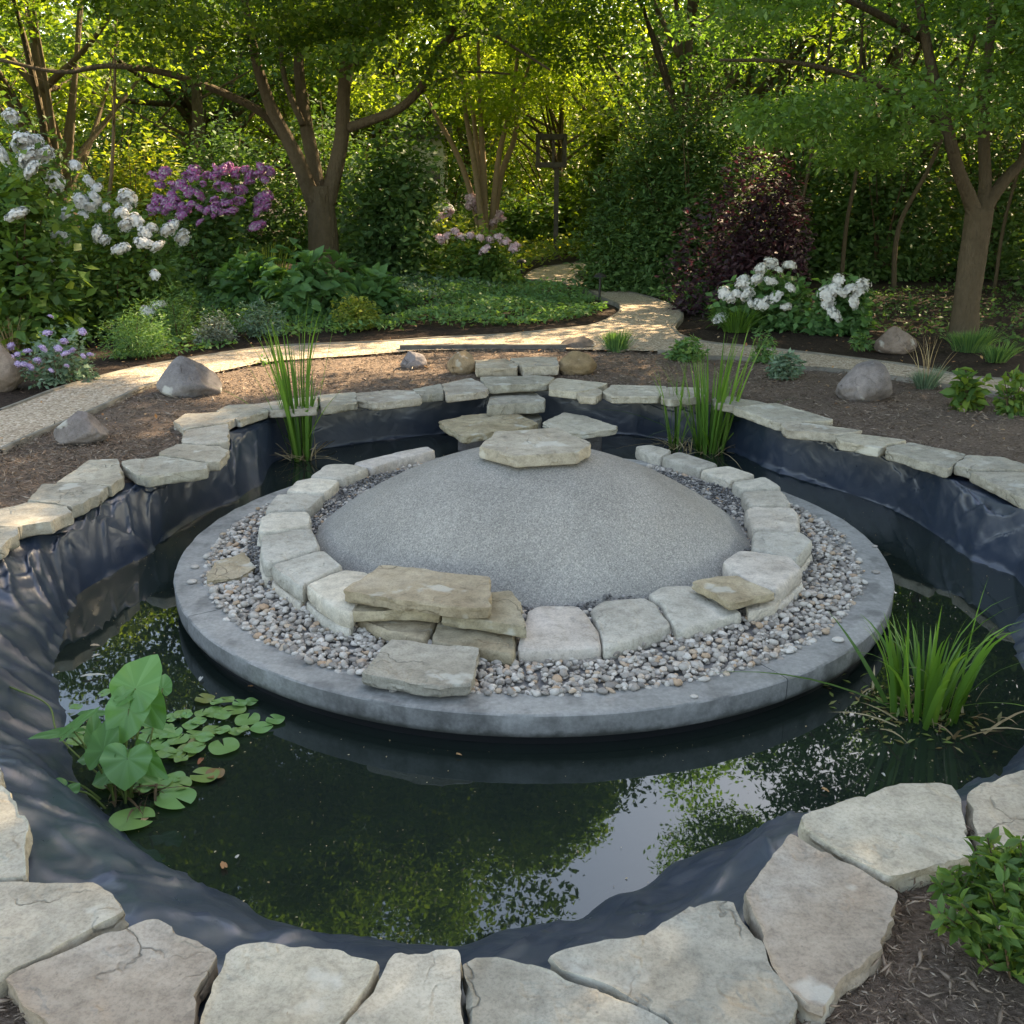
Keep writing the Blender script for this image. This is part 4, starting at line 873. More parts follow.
def shrub(name, px, py, wpx, hpx, n, ls, mat, label, cat='shrub', seed=1, depth=.8, y=None, up=.55, droop=.2, aspect=.5, fine=False, flowers=None, stems=8, tone=None, shell=.5, group=None, stemmat='brownstem', twigs=True, zb=ZG):
    g = G(px, py, zb) if y is None else np.array([*AT(px, py, y)[:2], zb])
    d = g[1] * cP + (CZ - zb) * sP; rx = wpx / 2 / F * d; h = hpx / F * d
    if y is not None: h = AT(px, py - hpx, y)[2] - zb
    ry = rx * depth; g = g + np.array([0, ry * .7, 0]) if y is None else g
    t = empty(name, g, label, cat, group); r = np.random.default_rng(seed)
    P, dd = dome(n, rx, ry, h, r, shell)
    tn = np.clip(.5 + .22 * r.normal(size=n) + .3 * fbm(P * (1.6 / max(rx, .15)) + seed, 2, seed), 0, 1)
    leaves('foliage', P, ls * (.6 + .8 * r.random(n)), M[mat], t, aspect, droop, up, tn, dd, fine, seed=seed)
    mb = MB()
    for k in range(stems):
        a = r.random() * 6.28; q = r.random() ** .5; e = np.array([math.cos(a) * rx * q * .8, math.sin(a) * ry * q * .8, h * (.75 + .2 * r.random()) * math.sqrt(max(.1, 1 - q * q * .7))])
        mb.tube(spline([(e[0] * .12, e[1] * .12, -.03), (e[0] * .4, e[1] * .4, e[2] * .45), e], 4), np.linspace(max(.004, h * .012), .002, 9), 5, r.random())
    mb.obj('stems', M[stemmat], t, True)
    if flowers:
        fm, spots, rad = flowers
        if isinstance(spots, int):
            sp = []
            k = 0
            while len(sp) < spots and k < 2000:
                k += 1; v = unit(r.normal(size=(1, 3)))[0]; v[2] = abs(v[2]); v[1] = -abs(v[1]) if r.random() < .8 else v[1]
                if v[2] < .1: continue
                sp.append(v * np.array([rx, ry, h]) * (1.0 + .06 * r.normal()))
        else:
            sp = []
            for x_, y_ in spots:       # where the heads are on the front of this bush
                ry_ = ray(x_, y_); xx = ry_[0]; lo_y = g[1] - ry
                yy = g[1] - ry * .5; q = AT(x_, y_, yy) - g; 
                e = 1 - (q[0] / (rx * 1.15)) ** 2 - (q[2] / (h * 1.1)) ** 2
                yy = g[1] - ry * 1.05 * math.sqrt(max(.02, e)); sp.append(AT(x_, y_, yy) - g)
        for q in sp:
            o = bpy.data.objects.new('flower_head', heads[fm]); C.objects.link(o); o.parent = t; s = rad * (.6 + .55 * r.random()); o.scale = (s * r.uniform(.85, 1.2), s * r.uniform(.85, 1.2), s * r.uniform(.7, 1.)); o.location = tuple(q); o.rotation_euler = (r.random(), r.random(), r.random() * 6)
    return t
def tuft(name, px, py, wpx, hpx, n, mat, label, cat='plant', seed=1, lean=.3, droop=.3, wd=.008, zb=ZG, lo=.5, seedheads=None):
    g = G(px, py, zb); d = g[1] * cP + (CZ - zb) * sP; rx = wpx / 2 / F * d; H = hpx / F * d * 1.03
    t = empty(name, g + np.array([0, rx * .4, 0]), label, cat); r = np.random.default_rng(seed)
    blades('leaf_blades', base_pts(n, 0, 0, rx * .5, rx * .4, -.01, seed), H * (lo + (1 - lo) * r.random(n)), wd, M[mat], t, lean, droop, 5, seed)
    if seedheads: blades('seed_stalks', base_pts(seedheads, 0, 0, rx * .4, rx * .3, 0, seed + 1), H * 1.9, wd * 1.1, M['straw'], t, lean * .8, .25, 6, seed + 2)
    return t
# inner mulch plants
def lavender(px, py, wpx, hpx, n, mat, label, seed, wd=.007): 
    t = tuft('lavender', px, py, wpx, hpx, n, mat, label, 'lavender', seed, .32, .1, wd, lo=.6); return t
lavender(617, 352, 36, 27, 420, 'leafcover', 'upright green lavender bush beside the path bend', 61)
shrub('low_shrub', 686, 362, 44, 24, 800, .045, 'leafcover', 'loose green perennial behind the bushy back iris', seed=62)
shrub('low_shrub', 762, 365, 34, 32, 500, .035, 'leafcover', 'wispy upright perennial left of the blue green sage', seed=63)
shrub('sage', 787, 381, 36, 26, 900, .04, 'leafblue', 'compact blue green sage mound in the right mulch', 'plant', seed=64)
tuft('dry_grass', 928, 390, 34, 30, 260, 'leafblue', 'grey green tuft with dry straw seed stalks beside the right boulder', 'plant', 65, .4, .2, .006, seedheads=18)
shrub('young_shrub', 968, 411, 36, 36, 150, .075, 'leafshrub', 'bright green young shrub with broad leaves by the sunlit mulch', seed=66, fine=True, aspect=.55)
shrub('young_shrub', 1014, 416, 34, 52, 200, .06, 'leafshrub', 'leafy young shrub cut by the right edge above the split coping stones', seed=67, fine=True, aspect=.5)
shrub('seedling', 262, 366, 7, 8, 24, .03, 'leafcover', 'single small green seedling at the path edge', 'plant', seed=68, stems=2)
# front right shrub, close to the camera
g = G(1000, 990, ZG); t = empty('leafy_shrub', g + np.array([.06, .05, 0]), 'dense small leaved shrub in the bottom right corner', 'shrub'); r = np.random.default_rng(70)
mb = MB(); LP = []; LO = []
for k in range(60):
    a = r.random() * 6.28; q = r.random() ** .5; e = np.array([math.cos(a) * .165 * q, math.sin(a) * .16 * q, .10 + .15 * r.random() * (1.1 - q * .6)])
    c = spline([(e[0] * .2, e[1] * .2, -.02), (e[0] * .65, e[1] * .65, e[2] * .6), e], 7); mb.tube(c, np.linspace(.003, .0012, len(c)), 5, r.random())
    for i in range(3, len(c)):
        for s in range(3): LP.append(c[i] + r.normal(size=3) * .003); LO.append(np.array([math.cos(i * 2.4 + s * 2.1), math.sin(i * 2.4 + s * 2.1), .55]))
LP, LO = np.array(LP), unit(np.array(LO)); mb.obj('stems', M['brownstem'], t, True)
leaves('foliage', LP, .024 + .016 * r.random(len(LP)), M['leafshrub'], t, .42, .0, .5, np.clip(r.normal(.45, .25, len(LP)), 0, 1), LO, True, seed=9)
for k in range(7):
    q = LP[r.integers(len(LP))]; o = bpy.data.objects.new('flower_bud', heads['petalblush']); C.objects.link(o); o.parent = t; o.scale = (.006,) * 3; o.location = tuple(q + np.array([0, 0, .01]))

# left borders
wh1 = [(x/5.12, 80 + y/5.12) for x, y in ((60,190),(0,380),(180,315),(230,385),(150,405),(160,468),(85,690),(290,525),(120,335),(380,440))]
shrub('white_hydrangea', 22, 330, 150, 215, 5200, .11, 'leafshrub', 'tall white flowering shrub cut by the left edge', y=8.6, seed=71, flowers=('petalwhite', wh1, .09), up=.5, aspect=.55)
wh2 = [(x/5.12, 80 + y/5.12) for x, y in ((455,520),(495,555),(490,610),(420,630),(465,655),(340,690),(425,695),(540,655),(610,680),(660,610),(650,665),(650,745),(690,720),(780,760),(740,780),(500,790),(540,820),(620,868),(735,835),(805,855),(865,770),(940,810),(305,815),(245,945),(275,1000),(790,1000),(890,750),(635,690))] + [(148,312),(160,305)]
shrub('white_hydrangea', 118, 335, 190, 150, 9500, .07, 'leafshrub', 'wide shrub covered in white flower clusters on the left', y=9.4, seed=72, flowers=('petalwhite', wh2, .075), up=.5)
shrub('rhododendron', 205, 285, 150, 128, 6500, .10, 'leafdark', 'magenta flowering rhododendron left of the big tree', y=12.6, seed=73, flowers=('petalpink', [(150+r_.random()*124, 166 + r_.random()*48) for _ in range(88)] + [(150,212),(165,205),(182,215),(200,222),(215,214),(255,226),(262,224),(172,223)], .068), up=.5)
shrub('flowering_perennial', 48, 388, 92, 50, 1500, .04, 'leafblue', 'low lilac flowered perennial by the left boulder', 'plant', seed=74, flowers=('petallilac', [(x/5.12, 300+y/5.12) for x, y in ((90,280),(62,295),(140,265),(215,250),(120,335),(152,345),(190,312),(245,172),(325,215),(300,250),(338,278),(425,290),(262,362),(340,338),(425,165),(258,85),(95,330),(460,282),(370,258),(60,240))], .028))
tuft('dry_grass', 8, 352, 40, 42, 60, 'straw', 'tan grass plumes standing above the brown boulder at the left edge', 'plant', 75, .3, .3, .012)
shrub('feathery_perennial', 128, 360, 90, 48, 5000, .035, 'leafcover', 'feathery green perennial mound beside the lilac flowers', 'plant', seed=76, aspect=.2)
shrub('feathery_perennial', 172, 344, 70, 48, 3600, .035, 'leafcover', 'second feathery green mound below the white flowers', 'plant', seed=77, aspect=.2)
shrub('silver_plant', 212, 346, 52, 28, 1500, .035, 'leafsilver', 'silvery grey low plant at the left path edge', 'plant', seed=78, aspect=.3)
shrub('silver_plant', 258, 338, 56, 34, 1600, .04, 'leafblue', 'pale grey green low plant right of the silvery one', 'plant', seed=79, aspect=.3)
for k, (x, y, wd_, h_, lb) in enumerate(((250, 310, 90, 50, 'broad leaved hosta clump left of the big trunk'), (310, 318, 110, 62, 'large hosta clump in front of the big trunk'), (372, 312, 76, 36, 'low hosta clump right of the big trunk'))):
    shrub('hosta', x, y, wd_, h_, 520, .15, 'leafhosta', lb, 'plant', seed=80 + k, fine=True, aspect=.6, droop=.35, up=.6, group='hostas under the big tree')
shrub('euphorbia', 352, 330, 58, 34, 1500, .045, 'leaflit', 'yellow green mound at the path edge below the hostas', 'plant', seed=84)
tuft('foxglove', 262, 300, 90, 62, 150, 'leaflit', 'lit yellow green spikes rising behind the hostas', 'plant', 85, .15, .1, .02)
# ground cover (stuff) on the oval bed and the far beds
def cover(name, pxpoly, n, ls, mat, label, seed, hh=.10, lumps=1.6):
    Q = np.array([G(x, y, ZG)[:2] for x, y in pxpoly]); r = np.random.default_rng(seed); lo, hi = Q.min(0), Q.max(0)
    P = r.uniform(lo, hi, (n * 3, 2)); P = P[inside(P, Q)][:n]
    hgt = hh * (.15 + .85 * np.clip(vnoise(np.c_[P * lumps, 0 * P[:, 0]], seed) * 1.6 - .25, 0, 1)); z = ZG + .01 + hgt * r.random(len(P)) ** .6
    tn = np.clip(.45 + .2 * r.normal(size=len(P)) + .6 * (vnoise(np.c_[P * 1.1, 0 * P[:, 0]], seed + 3) - .5), 0, 1)
    keep = vnoise(np.c_[P * 2.3, 0 * P[:, 0] + 4], seed + 9) > .2
    o = leaves(name, np.c_[P, z][keep], (ls * (.6 + .8 * r.random(len(P))))[keep], M[mat], None, .45, .0, .55, tn[keep], seed=seed); return meta(o, label, kind='stuff')
cover('ground_cover', [(330,334),(420,329),(520,325),(585,318),(606,309),(590,297),(560,290),(520,284),(430,276),(360,285),(320,300),(300,320)], 17000, .055, 'leafcover', 'low green ground cover filling the oval bed', 90, .11)
cover('ground_cover', [(380,285),(420,300),(470,298),(520,286),(510,272),(440,268),(380,270)], 5000, .06, 'leafblue', 'blue green ground cover at the back of the oval bed', 91, .16)
cover('ground_cover', [(190,352),(250,343),(320,335),(330,300),(260,280),(150,300),(110,360)], 9000, .05, 'leafcover', 'low green ground cover between the left perennials', 92, .09)
cover('ground_cover', [(592,285),(640,293),(720,318),(700,290),(640,272),(600,272)], 4500, .06, 'leafcover', 'low green ground cover under the dark shrub on the right', 93, .12)
cover('ground_cover', [(520,276),(560,263),(640,256),(700,250),(640,240),(500,245),(440,255)], 7000, .09, 'leaflit', 'sunlit low planting beyond the path bend', 94, .35)
cover('ground_cover', [(820,330),(1080,350),(1080,290),(860,290)], 2600, .05, 'leafdark', 'sparse dark ground cover round the foot of the right hand tree', 95, .08)
# right bed
hy1 = [(640 + x/5.12, 220 + y/5.12) for x, y in ((670,225),(620,255),(710,255),(770,235),(525,305),(530,335),(598,308),(670,315),(768,348),(485,380),(470,405),(427,375),(553,385),(640,412),(620,435),(570,432),(748,447),(690,400),(500,380),(405,505))]
shrub('white_hydrangea', 772, 330, 118, 66, 2600, .085, 'leafhosta', 'low hydrangea with round white heads right of the path', seed=100, flowers=('petalwhite', hy1, .07), up=.5, aspect=.55, depth=.6)
hy2 = [(824 + x/5.12, 200 + y/5.12) for x, y in ((70,418),(50,460),(10,485),(90,475),(120,465),(168,482),(195,447),(28,530),(150,528),(52,590),(8,540))]
shrub('white_hydrangea', 843, 335, 66, 66, 1500, .085, 'leafhosta', 'smaller hydrangea with tight white heads nearest the right boulder', seed=101, flowers=('petalwhite', hy2, .075), up=.5, aspect=.55, depth=.7)
shrub('leafy_perennial', 705, 312, 56, 30, 1100, .07, 'leafcover', 'low green perennial left of the white hydrangeas', 'plant', seed=102)
tuft('daylily', 738, 332, 50, 34, 260, 'blade', 'fresh green strap leaved clump in front of the hydrangeas', 'plant', 103, .5, .5, .012)
shrub('leafy_perennial', 862, 350, 24, 15, 260, .05, 'leafcover', 'small green mound left of the brown boulder', 'plant', seed=104)
tuft('ornamental_grass', 975, 352, 66, 30, 420, 'leafcover', 'dark green grassy tuft at the foot of the right hand tree', 'plant', 105, .5, .3, .01)
tuft('ornamental_grass', 1000, 362, 40, 26, 240, 'leafcover', 'smaller grassy tuft right of the right hand trunk', 'plant', 106, .5, .3, .01)
# middle distance
def bush(px, ybase, ytop, wpx, y, n, ls, mat, label, seed, **k): return shrub(k.pop('name', 'garden_shrub'), px, ybase, wpx, ybase - ytop, n, ls, mat, label, y=y, seed=seed, **k)
bush(398, 285, 120, 120, 14.2, 9000, .11, 'leafdark', 'tall glossy evergreen shrub right of the big trunk', 110, aspect=.5)
bush(450, 280, 205, 120, 15.2, 4200, .10, 'leaflit', 'sunlit yellow green shrub behind the oval bed', 111)
bush(480, 282, 232, 90, 13.8, 3200, .09, 'leafshrub', 'pale pink flowering shrub at the back of the oval bed', 112, flowers=('petalblush', [(455,232),(462,238),(470,236),(480,238),(490,240),(498,238),(505,242),(514,248),(447,236),(485,250),(440,240)], .08), name='flowering_shrub')
bush(474, 262, 195, 70, 18.0, 2600, .10, 'leafshrub', 'blush pink flowering shrub under the multi stemmed tree', 113, flowers=('petalblush', [(468,198),(474,200),(480,203),(470,206),(478,210),(484,206),(498,216),(503,220),(494,222),(448,214),(440,218)], .10), name='flowering_shrub')
bush(425, 262, 180, 50, 19, 1800, .10, 'leaflit', 'white flowering shrub glimpsed right of the evergreen', 114, flowers=('petalwhite', [(425,185),(430,192),(436,186),(448,210),(445,215),(420,200)], .10), name='flowering_shrub')
# yew-like dark shrub
bush(690, 292, 62, 250, 13.0, 30000, .085, 'leafdark', 'big dark green layered shrub right of the path', 115, up=.7, droop=.15, aspect=.4, depth=.7, name='large_shrub')
bush(600, 270, 70, 60, 19, 5000, .12, 'leafwood', 'olive green shrub in the gap above the path bend', 116)
bush(748, 300, 165, 150, 11.0, 11000, .065, 'leafpurple', 'dark purple leaved maple shrub left of the right hand tree', 117, up=.6, droop=.35, name='purple_maple')
bush(580, 262, 160, 120, 21, 6500, .13, 'leafwood', 'mid green shrub behind the wooden frame', 118)
bush(520, 262, 190, 80, 20, 3500, .12, 'leafshrub', 'rounded green shrub under the post', 119)

# lantern style wooden frame on a post
p0 = AT(551, 165, 18.5); px0, pz0 = p0[0], p0[2]; t = empty('frame_post', (px0, 18.5, .25), 'dark open square wooden frame on a post in the far gap of the trees', 'garden ornament')
s = .46; mb = MB(); zb_ = pz0 - .25
for a in (-1, 1):
    for b_ in (-1, 1): mb.box((a * s / 2, b_ * s / 2, zb_ + s / 2), (.055, .055, s + .06))
    for zz in (0, s): mb.box((0, a * s / 2, zb_ + zz), (s - .075, .075, .085)); mb.box((a * s / 2, 0, zb_ + zz), (.075, s - .075, .085))
mb.box((.03, -s / 2, zb_ + s / 2), (.04, .04, s - .08)); mb.obj('open_box', M['timber'], t)
mb = MB(); mb.box((.10, 0, zb_ / 2 - .03), (.08, .08, zb_ - .02)); mb.obj('post', M['timber'], t)
# pale shed glimpsed behind
p = AT(427, 215, 24); t = empty('garden_shed', (p[0], 24, .25), 'pale painted shed glimpsed through the shrubs behind the oval bed', 'shed')
mb = MB(); mb.box((0, 0, 1.1), (.9, 1.4, 2.2)); mb.obj('wall', M['white'], t)
mb = MB(); mb.add([(-.6, -.85, 2.2), (.6, -.85, 2.2), (.6, .85, 2.2), (-.6, .85, 2.2), (-.6, 0, 2.6), (.6, 0, 2.6)], [(0, 1, 5, 4), (3, 4, 5, 2), (0, 4, 3), (1, 2, 5), (0, 3, 2, 1)]); mb.obj('roof', M['timber'], t)
mb = MB(); mb.box((.22, -.705, 1.4), (.3, .03, .4)); mb.obj('window', M['pane'], t)
mb = MB(); mb.box((-.15, -.705, .95), (.35, .03, 1.8)); mb.obj('door', M['white'], t)
# path lights
def path_light(px, py, hpx, label):
    g = G(px, py, ZG); d = g[1] * cP + (CZ - ZG) * sP; h = hpx / F * d; t = empty('path_light', g, label, 'garden light', 'path lights')
    mb = MB(); mb.tube([(0, 0, -.05), (0, 0, h * .9)], .014, 10); mb.obj('post', M['metal'], t, True, 40)
    prof = [(.0, h * 1.06), (.035, h * 1.05), (.062, h * .99), (.075, h * .92), (.078, h * .90), (.03, h * .885), (0, h * .885)]; aa = np.linspace(0, 6.2832, 24, endpoint=False)
    V = np.concatenate([np.stack([max(a, .001) * np.cos(aa), max(a, .001) * np.sin(aa), np.full(24, z)], 1) for a, z in prof]); j = np.arange(24)
    mesh_np('lamp_hood', V, np.concatenate([np.stack([i * 24 + j, i * 24 + (j + 1) % 24, (i + 1) * 24 + (j + 1) % 24, (i + 1) * 24 + j], 1) for i in range(6)])[:, ::-1].copy(), M['metal'], t, None, True, 40)
path_light(599.5, 300, 25, 'mushroom topped black path light at the tip of the oval bed')
path_light(521.5, 281, 20, 'small dark path light half hidden at the far left bend of the path')

# ------------------------------------------------------------------ trees
def crown(t, cs, rs, n, ls, mat, seed, flat=.6, up=.6, droop=.3, aspect=.55, name='crown', tonebias=0.):
    r = np.random.default_rng(seed); P, k = clump_cloud(cs, rs, n, flat, r)
    ct = r.random(len(cs)); tn = np.clip(.3 + .35 * ct[k] + .18 * r.normal(size=n) + tonebias, 0, 1)
    return leaves(name, P, ls * (.6 + .75 * r.random(n)), M[mat], t, aspect, droop, up, tn, seed=seed)
def tree(px, y, h, rad, zlo, n, ls, mat, label, seed, trunk_r=.12, nclump=46, flat=.55, lean=0., xw=None, group='trees behind the garden', crad=.30, bark='bark', name='tree', limbs=16, droop=.3, cat='tree', sx=1., hole=None):
    x = AT(px, 200, y)[0] if xw is None else xw; t = empty(name, (x, y, .25), label, cat, group); r = np.random.default_rng(seed)
    zc = (zlo + h) / 2; rz = (h - zlo) / 2; cs = []
    while len(cs) < nclump:
        v = r.uniform(-1, 1, 3); q = np.linalg.norm(v)
        if q > 1 or q < .35: continue
        cs.append([v[0] * rad * sx + lean * (v[2] + 1) * .5 * rad, v[1] * rad, zc - .25 + v[2] * rz])
    cs = np.array(cs); rs = rad * crad * (.7 + .6 * r.random(len(cs)))
    crown(t, cs, rs, n, ls, mat, seed, flat, droop=droop)
    mb = MB(); top = np.array([lean * rad * .5, 0, zc + rz * .5]); tp = spline([(0, 0, -.15), (0 + .04 * r.normal(), .04, zlo * .5), (lean * .3 * rad * .5, .1 * r.normal(), zlo), top], 6)
    mb.tube(tp, np.concatenate([[trunk_r * 1.25], np.linspace(trunk_r * 1.05, trunk_r * .3, len(tp) - 1)]), 12, .4, bumpy=.12, seed=seed)
    for k in range(limbs):
        e = cs[k % len(cs)]; s = tp[int(len(tp) * (.45 + .45 * r.random()))]
        if e[2] < s[2]: s = tp[int(len(tp) * .45)]
        mb.tube(spline([s, (s + e) / 2 + np.array([0, 0, -.1 * rad * .3]) + r.normal(size=3) * .08, e], 5), np.linspace(trunk_r * .38, trunk_r * .08, 11), 6, r.random())
    mb.obj('trunk', M[bark], t, True); return t

# main tree left of centre, limbs traced
Y0 = 13.6; b0 = AT(325, 262, Y0); t = empty('big_tree', (b0[0], Y0, .25), 'large multi limbed tree left of centre with a thick forked trunk', 'tree'); B0 = np.array([b0[0], Y0, .25])
def limb(pl, r0, r1, dy=0., name='limb', n=10, seed=1):
    P = [AT(x, y_, Y0 + dy * (k / max(1, len(pl) - 1))) - B0 for k, (x, y_) in enumerate(pl)]; P = spline(P, 6); mb = MB()
    mb.tube(P, np.linspace(r0, r1, len(P)) * .60, n, .45, bumpy=.14, seed=seed); mb.obj(name, M['bark'], t, True); return P
mb = MB(); tr = spline([(0, 0, -.1), AT(323, 235, Y0) - B0, AT(321, 205, Y0) - B0, AT(320, 186, Y0) - B0], 8)
mb.tube(tr, np.interp(np.linspace(0, 1, len(tr)), [0, .2, .6, 1], [.29, .195, .175, .18]), 22, .45, bumpy=.16, seed=4); mb.obj('trunk', M['bark'], t, True)
limb([(320,212),(307,185),(298,160),(284,133),(270,105),(256,60),(246,10),(235,-60),(215,-160)], .19, .05, -1.0, seed=2)
limb([(321,205),(314,165),(306,125),(300,85),(299,40),(305,-10),(300,-100),(290,-220)], .17, .05, .6, seed=3)
limb([(325,210),(335,170),(342,135),(344,95),(349,40),(356,-10),(365,-100),(380,-230)], .19, .06, -.3, seed=5)
limb([(284,137),(262,113),(230,96),(190,80),(150,70),(105,66),(60,72),(0,60)], .10, .03, -2.2, seed=6, n=8)
limb([(341,130),(365,122),(400,108),(425,82),(440,50),(460,20),(485,-15),(520,-80)], .11, .04, -1.8, seed=7, n=8)
limb([(412,98),(440,80),(470,72),(510,74)], .05, .02, -.6, seed=8, n=6)
limb([(438,48),(460,36),(490,34),(515,48),(550,70)], .055, .02, -1.6, seed=9, n=6)
limb([(303,125),(290,95),(283,70),(280,30),(282,-40)], .08, .03, .4, seed=10, n=7)
limb([(344,100),(352,70),(375,40),(385,0),(400,-90)], .08, .03, .8, seed=12, n=7)
r = np.random.default_rng(200); cs = []; rs = []
def cl_px(x, y_, y, s): q = AT(x, y_, y) - B0; cs.append(q); rs.append(s)
for k in range(16): cl_px(r.uniform(190, 470), r.uniform(5, 75), r.uniform(11, 12.6), r.uniform(.28, .45))
for k in range(50):    # lowest visible skirt of the crown, thinner towards the right
    x = r.uniform(-120, 560); yy = r.uniform(-70, 45) if x < 400 else r.uniform(-70, 15); cl_px(x, yy + (22 if x < 180 else 0) * r.random(), r.uniform(10.6, 15.5), r.uniform(.35, .65))
k = 0
while k < 175:    # upper crown: its outline against the sky is the one mirrored in the pond
    x, yy, Y = r.uniform(20, 700), r.uniform(735, 960), r.uniform(10.8, 15.4)
    if x > np.interp(yy, [735, 750, 780, 830, 850, 880, 910, 960], [545, 585, 612, 598, 555, 512, 488, 460]): continue
    if x < np.interp(yy, [735, 880, 960], [20, 120, 300]): continue
    q = AT(x, yy, Y); q[2] = -q[2]; cs.append(q - B0); rs.append(r.uniform(.38, .75)); k += 1
for k in range(55): cs.append(np.array([r.uniform(-3.4, .45), r.uniform(8.4, 10.8), r.uniform(4.3, 6.4)]) - B0); rs.append(r.uniform(.4, .7))  # forward clumps added above the view to shade the left path
for k in range(45):
    a = r.random() * 6.28; q = r.random() ** .5; z = r.uniform(3.0, 7); cs.append(np.array([math.cos(a) * 4.2 * q - .5, math.sin(a) * 3. * q - .3, z])); rs.append(r.uniform(.5, .9))
crown(t, np.array(cs), np.array(rs), 215000, .08, 'leafmain', 201, .55)

# right hand maple
Y1 = 8.9; b1 = AT(965, 325, Y1); B1 = np.array([b1[0], Y1, .25]); t = empty('maple_tree', tuple(B1), 'slender trunked green maple spreading over the right side of the garden', 'tree')
def limb1(pl, r0, r1, dy=0., name='limb', n=8, seed=1):
    P = spline([AT(x, y_, Y1 + dy * (k / max(1, len(pl) - 1))) - B1 for k, (x, y_) in enumerate(pl)], 6); mb = MB(); mb.tube(P, np.linspace(r0, r1, len(P)) * .75, n, .3, bumpy=.12, seed=seed); mb.obj(name, M['bark'], t, True)
mb = MB(); tr = spline([(0, 0, -.1), AT(969, 280, Y1) - B1, AT(975, 240, Y1) - B1, AT(980, 208, Y1) - B1], 7); mb.tube(tr, np.interp(np.linspace(0, 1, len(tr)), [0, .2, 1], [.15, .11, .115]), 16, .3, bumpy=.12, seed=6); mb.obj('trunk', M['bark'], t, True)
limb1([(978,222),(968,195),(958,170),(945,120),(930,60),(915,-20),(890,-140)], .09, .03, -.3, seed=2)
limb1([(980,222),(990,200),(1005,180),(1024,160),(1060,120),(1110,60),(1150,-40)], .085, .03, .3, seed=3)
limb1([(980,218),(985,185),(984,120),(990,40),(1000,-60),(1010,-200)], .085, .03, .5, seed=4)
limb1([(948,130),(900,95),(850,75),(790,62),(720,60)], .045, .015, -1.2, n=6, seed=5)
limb1([(925,40),(870,10),(800,-20),(700,-50)], .045, .015, -1.0, n=6, seed=7)
cs = []; rs = []; r = np.random.default_rng(210)
for k in range(70):
    x = r.uniform(700, 1120); y_ = r.uniform(-80, 140 if x > 760 else 95); d = r.uniform(7.4, 10.6); cs.append(AT(x, y_, d) - B1); rs.append(r.uniform(.28, .5))
k = 0
while k < 60:
    x, yy, Y = r.uniform(700, 1120), r.uniform(690, 840), r.uniform(7.6, 10.2)
    if x < np.interp(yy, [690, 740, 790, 840], [740, 760, 765, 830]): continue
    q = AT(x, yy, Y); q[2] = -q[2]; cs.append(q - B1); rs.append(r.uniform(.25, .42)); k += 1
for k in range(14): cs.append(AT(r.uniform(780, 900), r.uniform(120, 165), r.uniform(8, 9.5)) - B1); rs.append(r.uniform(.22, .34))
for k in range(120):
    a = r.random() * 6.28; q = r.random() ** .5; z = r.uniform(2.6, 7.4); f = math.sqrt(max(.1, 1 - ((z - 4.2) / 3.2) ** 2)); xx = math.cos(a) * 3.0 * q * f; cs.append(np.array([xx + (1.3 if xx < 0 else .2), math.sin(a) * 2.9 * q * f, z])); rs.append(r.uniform(.35, .7))
for k in range(60): cs.append(np.array([r.uniform(2.5, 5.4), r.uniform(9.8, 12.4), r.uniform(6.7, 8.6)]) - B1); rs.append(r.uniform(.45, .7))  # high clumps added out of view to shade the left mulch
crown(t, np.array(cs), np.array(rs), 155000, .064, 'leafmaple', 211, .38, droop=.25, up=.75, aspect=.5)

# multi stemmed small tree in the middle
Y2 = 17.5; b2 = AT(487, 245, Y2); B2 = np.array([b2[0], Y2, .25]); t = empty('multi_stem_tree', tuple(B2), 'slim multi stemmed tree with sunlit stems behind the flowering shrubs', 'tree')
for k, pl in enumerate(([(484,245),(478,190),(472,150),(466,115),(462,70),(455,0)], [(486,245),(484,180),(482,140),(480,100),(478,40)], [(490,245),(495,190),(500,150),(508,118),(515,80),(520,20)], [(482,240),(470,190),(455,150),(437,118),(425,95)], [(492,245),(500,180),(514,140),(518,110),(530,60)], [(483,240),(480,180),(476,140),(470,100),(450,60)])):
    P = spline([AT(x, y_, Y2 + .1 * k) - B2 for x, y_ in pl], 6); mb = MB(); mb.tube(P, np.linspace(.06, .025, len(P)), 8, .7, bumpy=.1, seed=k); mb.obj('stem', M['paletwig'], t, True)
cs = []; rs = []; r = np.random.default_rng(220)
for k in range(60): cs.append(AT(r.uniform(370, 640), r.uniform(-70, 100), r.uniform(16, 19.5)) - B2); rs.append(r.uniform(.35, .7))
for k in range(12): cs.append(AT(r.uniform(420, 600), r.uniform(90, 125), r.uniform(16.5, 19)) - B2); rs.append(r.uniform(.25, .45))
for k in range(30): cs.append(np.array([r.normal() * 2, r.normal() * 1.4, r.uniform(4.2, 7)])); rs.append(r.uniform(.5, .8))
crown(t, np.array(cs), np.array(rs), 34000, .09, 'leafbacklit', 221, .5)

